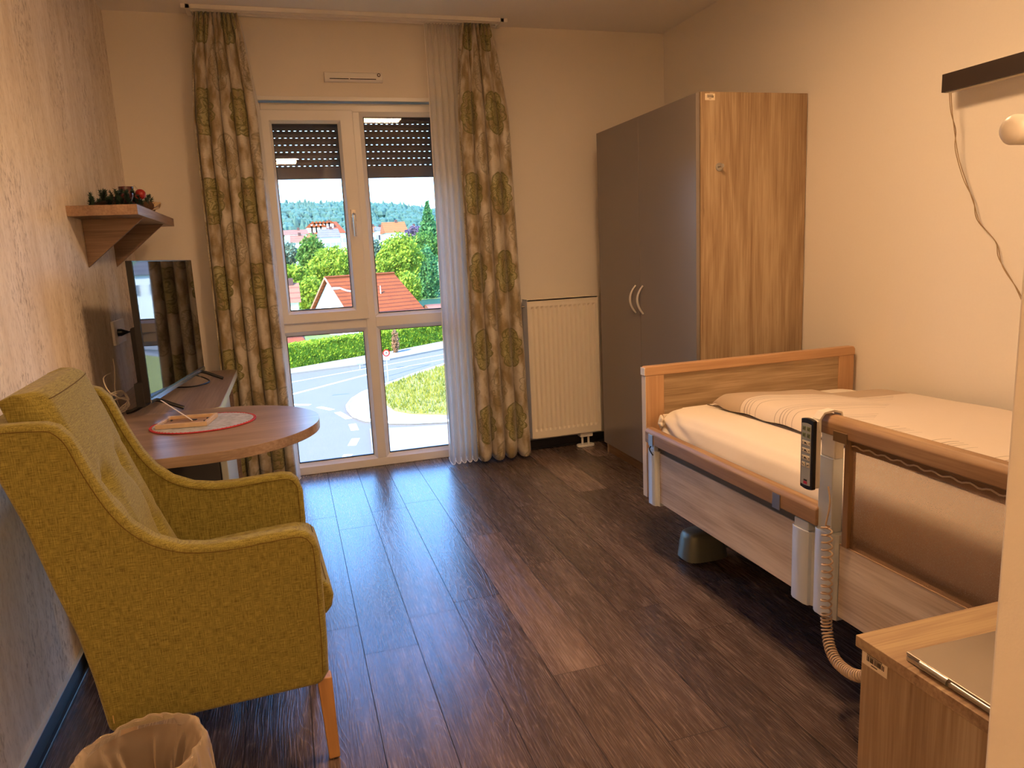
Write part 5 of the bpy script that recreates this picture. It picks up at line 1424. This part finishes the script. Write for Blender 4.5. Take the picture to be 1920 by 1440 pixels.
tree('deciduous_tree', 'fresh green tree under the tall conifer', 795, 465, 28, 28, 106, LF_G, 10, 2200)
tree('deciduous_tree', 'purple leaved tree between the orange roofed house and the conifer', 780, 440, 20, 15, 120, LF_P, 11, 1600)
tree('deciduous_tree', 'low yellow green tree to the right of the house roof', 768, 545, 22, 34, 78, LF_Y, 12, 1800)

# hedge
def hedge():
    P = [(-14, 41.0), (-6, 44.2), (.5, 47.5), (5.8, 51.2), (8.6, 53.0), (12.6, 56.0), (26, 66), (60, 90)]
    root = thing('hedge', 'long clipped bright green hedge along the road', 'hedge', (5.8, 51.6, GZ)); O = Vector((5.8, 51.6, GZ)); rr = random.Random(5)
    h = 1.62
    mb = MB(); lm = MB()
    for a, b in zip(P, P[1:]):
        a = Vector((a[0], a[1], 0)); b = Vector((b[0], b[1], 0)); t = (b-a).normalized(); nn = Vector((-t.y, t.x, 0)); Ls = (b-a).length
        c = (a+b)/2+nn*.75; mb.obox(c+Vector((0, 0, GZ+h/2))-O, t, nn, (0, 0, 1), Ls/2+.2, .66, h/2-.06)
        for i in range(int(Ls*420)):
            f = rr.random(); p = a+(b-a)*f
            if rr.random() < .6: q = p+nn*rr.uniform(.0, .14)+Vector((0, 0, GZ+rr.uniform(0.05, h)))
            else: q = p+nn*rr.uniform(0, 1.4)+Vector((0, 0, GZ+h+rr.uniform(-.1, .12)))
            s = .22*rr.uniform(.6, 1.3); d = Vector((rr.uniform(-1, 1), rr.uniform(-1, 1), rr.uniform(-1, 1))).normalized(); e = d.orthogonal().normalized(); e2 = d.cross(e); q -= O
            lm._q([lm.bm.verts.new(q+e*s*.5), lm.bm.verts.new(q+e2*s*.3), lm.bm.verts.new(q-e*s*.5), lm.bm.verts.new(q-e2*s*.3)])
    mb.build('inner_branches', LF_H, root); lm.build('foliage', LF_H, root, fixn=False)
hedge()
c = at(741, 634, y=51.2)
t_ = thing('withered_shrub', 'reddish brown withered gap shrub in the green hedge', 'shrub', (c.x, 51.3, GZ)); rr = random.Random(8); mb = MB()
leaves(mb, (0, 0, .95), (.26, .26, .95), 500, .2, rr); mb.build('foliage', LF_R, t_, fixn=False)
mb = MB(); mb.tube([(0, .2, 0), (0, .2, 1.1)], .04, 6); mb.build('stem', M_BARK, t_)

# white house with the red tiled roof
def house():
    a = at(609, 521, z=-.35); b = at(737, 512.5, z=-.35); u = (b-a); u.z = 0; Ln = u.length; u.normalize(); w = Vector((u.y, -u.x, 0))
    ang = math.atan2(u.y, u.x); root = thing('house', 'white gabled house with red tiled roof behind the hedge', 'house', (a.x, a.y, GZ), ang)
    rz = -.35-GZ; hw = 4.6; ez = rz-4.35   # local: x along the ridge, y to the far side
    ov = .25
    MB().prism([(-hw+.35, 0), (hw-.35, 0), (hw-.35, ez+.1), (0, rz-.25), (-hw+.35, ez+.1)], 'x', .35, Ln-.1).build('walls', M_HOUSEW, root)
    mb = MB()
    for s in (-1, 1):
        A = [(0, 0, rz), (Ln+.1, 0, rz), (Ln+.1+(.9 if s < 0 else 0), s*(hw+.1), ez-.1), (0, s*(hw+.1), ez-.1)]
        V = [mb.bm.verts.new(p) for p in A]; V2 = [mb.bm.verts.new((p[0], p[1], p[2]-.18)) for p in A]
        mb._q(V); mb._q(V2[::-1])
        for k in range(4): j = (k+1) % 4; mb._q([V[k], V[j], V2[j], V2[k]])
    mb.build('roof', M_TILE, root)
    mb = MB(); mb.tube([(-.02, 0, rz+.03), (Ln+.12, 0, rz+.03)], .13, 8); mb.build('ridge_tiles', M_TILE, root)
    for s in (-1, 1):
        mb = MB(); mb.tube([(-.02, 0, rz-.02), (-.02, s*(hw+.1), ez-.12)], .09, 6); mb.build('verge_trim', plain('tan_verge', 'b8785a', rough=.8), root)
    for (y, z, ww, hh) in ((-1.7, ez+.9, .5, .35), (1.3, ez+1.0, .5, .35), (-.4, ez+2.7, .3, .4), (-1.2, ez-1.3, .6, .6), (1.6, ez-1.3, .6, .6)):
        f = MB().box(.30, .36, y-ww, y+ww, z-hh, z+hh).build('window', plain('grey_window', '9aa0a4', rough=.3), root)
    MB().box(Ln*.5-.25, Ln*.5+.25, -.35, .15, rz-.6, rz+.55).build('chimney', plain('brick_chimney', 'a8664c', rough=.9), root)
    mb = MB(); mb.tube([(Ln*.62, -2.0, rz-1.9), (Ln*.62, -2.0, rz-1.1)], .05, 6); mb.build('vent_pipe', plain('pale_pipe', 'd8b89c', rough=.6), root)
house()
def block(name, label, u0, u1, vr, ve, vb, Y, dep, wm, rm, hip=0, group='distant town houses', wins=0, floors=1, dormers=()):
    """building whose long side faces the room: eaves from u0 to u1 at row ve, ridge at row vr, walls shown down to row vb"""
    A = at(u0, ve, y=Y); B = at(u1, ve, y=Y); Rr = at((u0+u1)/2, vr, y=Y+dep/2); x0, x1 = A.x, B.x; ze = (A.z+B.z)/2; zr = max(Rr.z, ze+.5); zb = at((u0+u1)/2, vb, y=Y).z-(8 if Y > 80 else 1.5)
    root = thing(name, label, 'house', ((x0+x1)/2, Y+dep/2, zb), group=group); O = Vector(((x0+x1)/2, Y+dep/2, zb))
    MB().box(x0-O.x+.3, x1-O.x-.3, -dep/2+.3, dep/2-.3, 0, ze-zb).build('walls', wm, root)
    mb = MB(); hx = (x1-x0)/2; hi = hip*(x1-x0)
    E_ = [mb.bm.verts.new((sx*hx, sy*dep/2, ze-zb)) for sx, sy in ((-1, -1), (1, -1), (1, 1), (-1, 1))]; K = [mb.bm.verts.new((-hx+hi, 0, zr-zb)), mb.bm.verts.new((hx-hi, 0, zr-zb))]
    mb._q(E_[::-1]); mb._q([E_[0], E_[1], K[1], K[0]]); mb._q([E_[2], E_[3], K[0], K[1]]); mb._q([E_[1], E_[2], K[1]]); mb._q([E_[3], E_[0], K[0]])
    ro = mb.build('roof', rm, root)
    h_ = ze-zb
    for f in range(floors):
        for i in range(wins):
            x = -hx+(i+.5+.0)*(2*hx)/wins; z = h_-1.6-f*2.9
            MB().box(x-.5, x+.5, -dep/2+.22, -dep/2+.32, z-.7, z+.5).build('window', plain('far_window', '767c84', rough=.3), root)
    for (t, kz, s) in dormers:
        x = -hx+t*2*hx; z = (ze-zb)+(zr-ze)*kz; y = -dep/2*(1-kz)
        d = MB().box(x-s/2, x+s/2, y-.25, y+1.6, z-.2, z+s*.75).build('dormer', M_HOUSEW, ro)
        MB().prism([(x-s*.7, z+s*.72), (x+s*.7, z+s*.72), (x, z+s*1.35)], 'y', y-.35, y+1.8).build('dormer_roof', rm, d)
    MB().box(hx*.25-.3, hx*.25+.3, -.4, .2, zr-zb-1.0, zr-zb+.5).build('chimney', plain('dark_chimney', '4a3028', rough=.9), root)
    return root
H1 = 'distant town houses'
block('town_house', 'large building with red hipped roof and white dormers on the distant slope', 574, 650, 416, 438, 442, 190, 14, M_HOUSEW, M_TILE, .18, H1, 8, 1, [(.20+.09*i, .50, 1.3) for i in range(6)]+[(.10+.11*i, .16, 1.5) for i in range(4)])
block('town_house', 'wide pale red roof above the white house at the far left of the view', 531, 579, 431, 440, 452, 180, 10, M_HOUSEW, M_TILEB, 0, H1, 5)
block('town_house', 'white house with dull red roof below the wide pale red roof', 545, 575, 441, 455, 466, 152, 9, M_HOUSEW, M_TILEB, 0, H1, 3)
block('town_house', 'low orange roof in front of the large dormered building', 576, 596, 440, 448, 458, 169, 6, M_HOUSEW, M_TILEO, 0, H1, 3)
block('town_house', 'grey roofed white building right of the low orange roof', 597, 640, 429, 445, 458, 160, 9, M_HOUSEW, M_TILEG, .05, H1, 4)
block('town_house', 'white house with steep orange roof in the right pane', 722, 766, 416, 436, 450, 170, 10, M_HOUSEW, M_TILEO, 0, H1, 5)
block('town_house', 'small orange roofed house left of the steep orange roof', 694, 709, 424, 436, 448, 192, 8, M_HOUSEW, M_TILEO, 0, H1, 2)
block('town_house', 'grey roofed house between the two orange roofs of the right pane', 705, 722, 425, 432, 448, 182, 6, M_HOUSEW, M_TILEG, 0, H1, 3, 2)
block('town_house', 'small pale red roof right of the steep orange roof', 773, 786, 423, 431, 440, 190, 8, M_HOUSEW, M_TILEB, .2, H1, 2)
block('garden_shed', 'dark red roofed shed at the left edge beside the white gable house', 520, 565, 531, 568, 590, 72, 6, M_CREAMW, M_TILEB, 0, None, 2)
block('garage', 'low garage roof of red tiles just above the hedge at left', 515, 574, 628, 643, 650, 56.5, 5, M_CREAMW, M_TILE, .15, None, 0)
block('garden_house', 'small white gable with red roof glimpsed through the sheer curtain', 809, 880, 568, 582, 600, 74, 7, M_HOUSEW, M_TILEB, 0, None, 3)

block('white_house', 'white house standing far right outside, mirrored in the television', 1010, 1130, 452, 476, 500, 82, 8, M_HOUSEW, M_TILEG, 0, None, 4)
tree('deciduous_tree', 'green tree far right outside, left of the white house', 985, 500, 30, 42, 76, LF_G, 13, 1500)
tree('deciduous_tree', 'yellow green tree far right outside, right of the white house', 1170, 500, 34, 42, 96, LF_Y, 14, 1500)

# wooded hill
def hill():
    mb = MB(); Yh = 420; NX = 40
    prof = [(520, 394), (560, 392), (600, 394), (640, 391), (700, 393), (740, 395), (780, 400), (820, 404), (870, 410)]
    def top(x):
        pts = [(at(u, v, y=Yh).x, at(u, v, y=Yh).z) for u, v in prof]
        if x <= pts[0][0]: return pts[0][1]
        for (a, za), (b, zb_) in zip(pts, pts[1:]):
            if a <= x <= b: return za+(zb_-za)*(x-a)/(b-a)
        return pts[-1][1]-(x-pts[-1][0])*.05
    def surf(x, t):   # t 0 foot .. 1 crest
        return Vector((x, 330+(Yh-330)*t, 6+(top(x)-6)*math.sin(t*PI/2)))
    X0, X1 = -140, 230
    mb.grid(lambda a, t: surf(X0+(X1-X0)*a, t), 60, 12); struct(mb.build('hill', plain('haze_tinted_forest_floor', '3e5c50', rough=1, spec=0), smooth=True))  # floor colour carries the same painted haze tint as the trees
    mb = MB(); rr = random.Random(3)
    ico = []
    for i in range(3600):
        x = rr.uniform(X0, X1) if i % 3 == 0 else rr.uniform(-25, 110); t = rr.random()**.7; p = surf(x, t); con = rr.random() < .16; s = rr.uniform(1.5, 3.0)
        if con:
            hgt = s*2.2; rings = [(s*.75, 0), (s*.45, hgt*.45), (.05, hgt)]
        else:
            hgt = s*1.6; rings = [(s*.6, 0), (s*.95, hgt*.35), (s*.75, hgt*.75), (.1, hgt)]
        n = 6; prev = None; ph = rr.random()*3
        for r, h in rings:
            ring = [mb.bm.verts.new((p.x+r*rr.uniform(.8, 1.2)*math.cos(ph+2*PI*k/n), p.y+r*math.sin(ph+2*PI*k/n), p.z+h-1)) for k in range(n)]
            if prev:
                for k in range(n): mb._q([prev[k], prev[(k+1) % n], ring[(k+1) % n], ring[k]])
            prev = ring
    tag(mb.build('forest', leafmat('haze_tinted_forest', '5c7e68', '4a6a5c', '3a5852'), fixn=False), 'forest covering the hill on the horizon, tinted blue green by painted haze', 'forest', kind='stuff')  # blue-green foliage colour has the distance haze painted into it
hill()

# signs and street lamp
def sign(label, g, px, py, r, kind):
    base = Vector((g[0], g[1], GZ+.05)); c = at(px, py, y=g[1]); root = thing('traffic_sign', label, 'sign', base); h = c.z-base.z
    mb = MB(); mb.tube([(0, 0, 0), (0, 0, h+.1)], .035, 8); mb.build('pole', plain('galvanised_pole', 'b4bcc0', rough=.4, metal=.5), root, smooth=True)
    if kind == 'round':
        mb = MB(); mb.lathe([(r, -.075), (r, -.05)], (0, 0, h), 28, 'y'); d = mb.build('sign_plate', plain('red_sign_rim', '8e1c08', rough=.6, spec=.1), root)
        mb = MB(); mb.lathe([(r*.66, -.079), (r*.66, -.0745)], (0, 0, h), 28, 'y'); mb.build('white_field', plain('white_sign_field', 'f4f4f0', rough=.5), d)
        mb = MB(); mb.box(-r*.38, r*.34, -.084, -.0785, h-r*.12, h+r*.10); mb.box(-r*.2, r*.2, -.084, -.0785, h+r*.10, h+r*.26); mb.build('black_symbol', M_BLACKMAT, d)
        MB().box(-r*.8, r*.8, -.07, -.05, h-r*2.1, h-r*1.15).build('small_plate', plain('pale_plate', 'e2e6ea', rough=.5), root, bevel=.01)
    else:
        MB().box(-r, r, -.07, -.05, h-r, h+r).build('sign_plate', plain('blue_grey_plate', '7da2b8', rough=.5), root, bevel=.02)
        MB().box(-r*.75, r*.75, -.075, -.069, h-r*.4, h+r*.4).build('pale_panel', plain('pale_sign_panel', 'c6d8e0', rough=.5), root)
sign('round white traffic sign with red rim and black symbol beside the grass island', (6.05, 38.9), 729.5, 661, .21, 'round')
sign('small blue grey sign on a thin pole before the hedge in the left pane', (4.98, 45.0), 675, 677.5, .20, 'square')
def lamp():
    Y = 40; hd = at(628, 541, y=Y); ar = at(657, 546, y=Y); px = at(696, 560, y=Y).x
    root = thing('street_lamp', 'street lamp with pale flat head in front of the white gable', 'street lamp', (px, Y, GZ)); O = Vector((px, Y, GZ))
    mb = MB(); mb.tube(smoothpath([(0, 0, 0), (0, 0, 3.0), (0, 0, hd.z-GZ-.35), (-.15, 0, hd.z-GZ-.2), ar-O, Vector((hd.x+.3-px, 0, hd.z-GZ))], 6), .045, 8); mb.build('pole', plain('pale_lamp_pole', 'd5d8d8', rough=.4), root, smooth=True)
    mb = MB(); mb.grid(lambda u, v: hd-O+Vector((.36*math.cos(PI*(1-v)), .13*math.sin(2*PI*u)*math.sin(PI*min(.97, max(.03, v))), .07*math.cos(2*PI*u)*math.sin(PI*min(.97, max(.03, v))))), 16, 14, closed_u=True); mb.build('lamp_head', plain('pale_lamp_head', 'e6e8ea', rough=.3), root, smooth=True)
lamp()
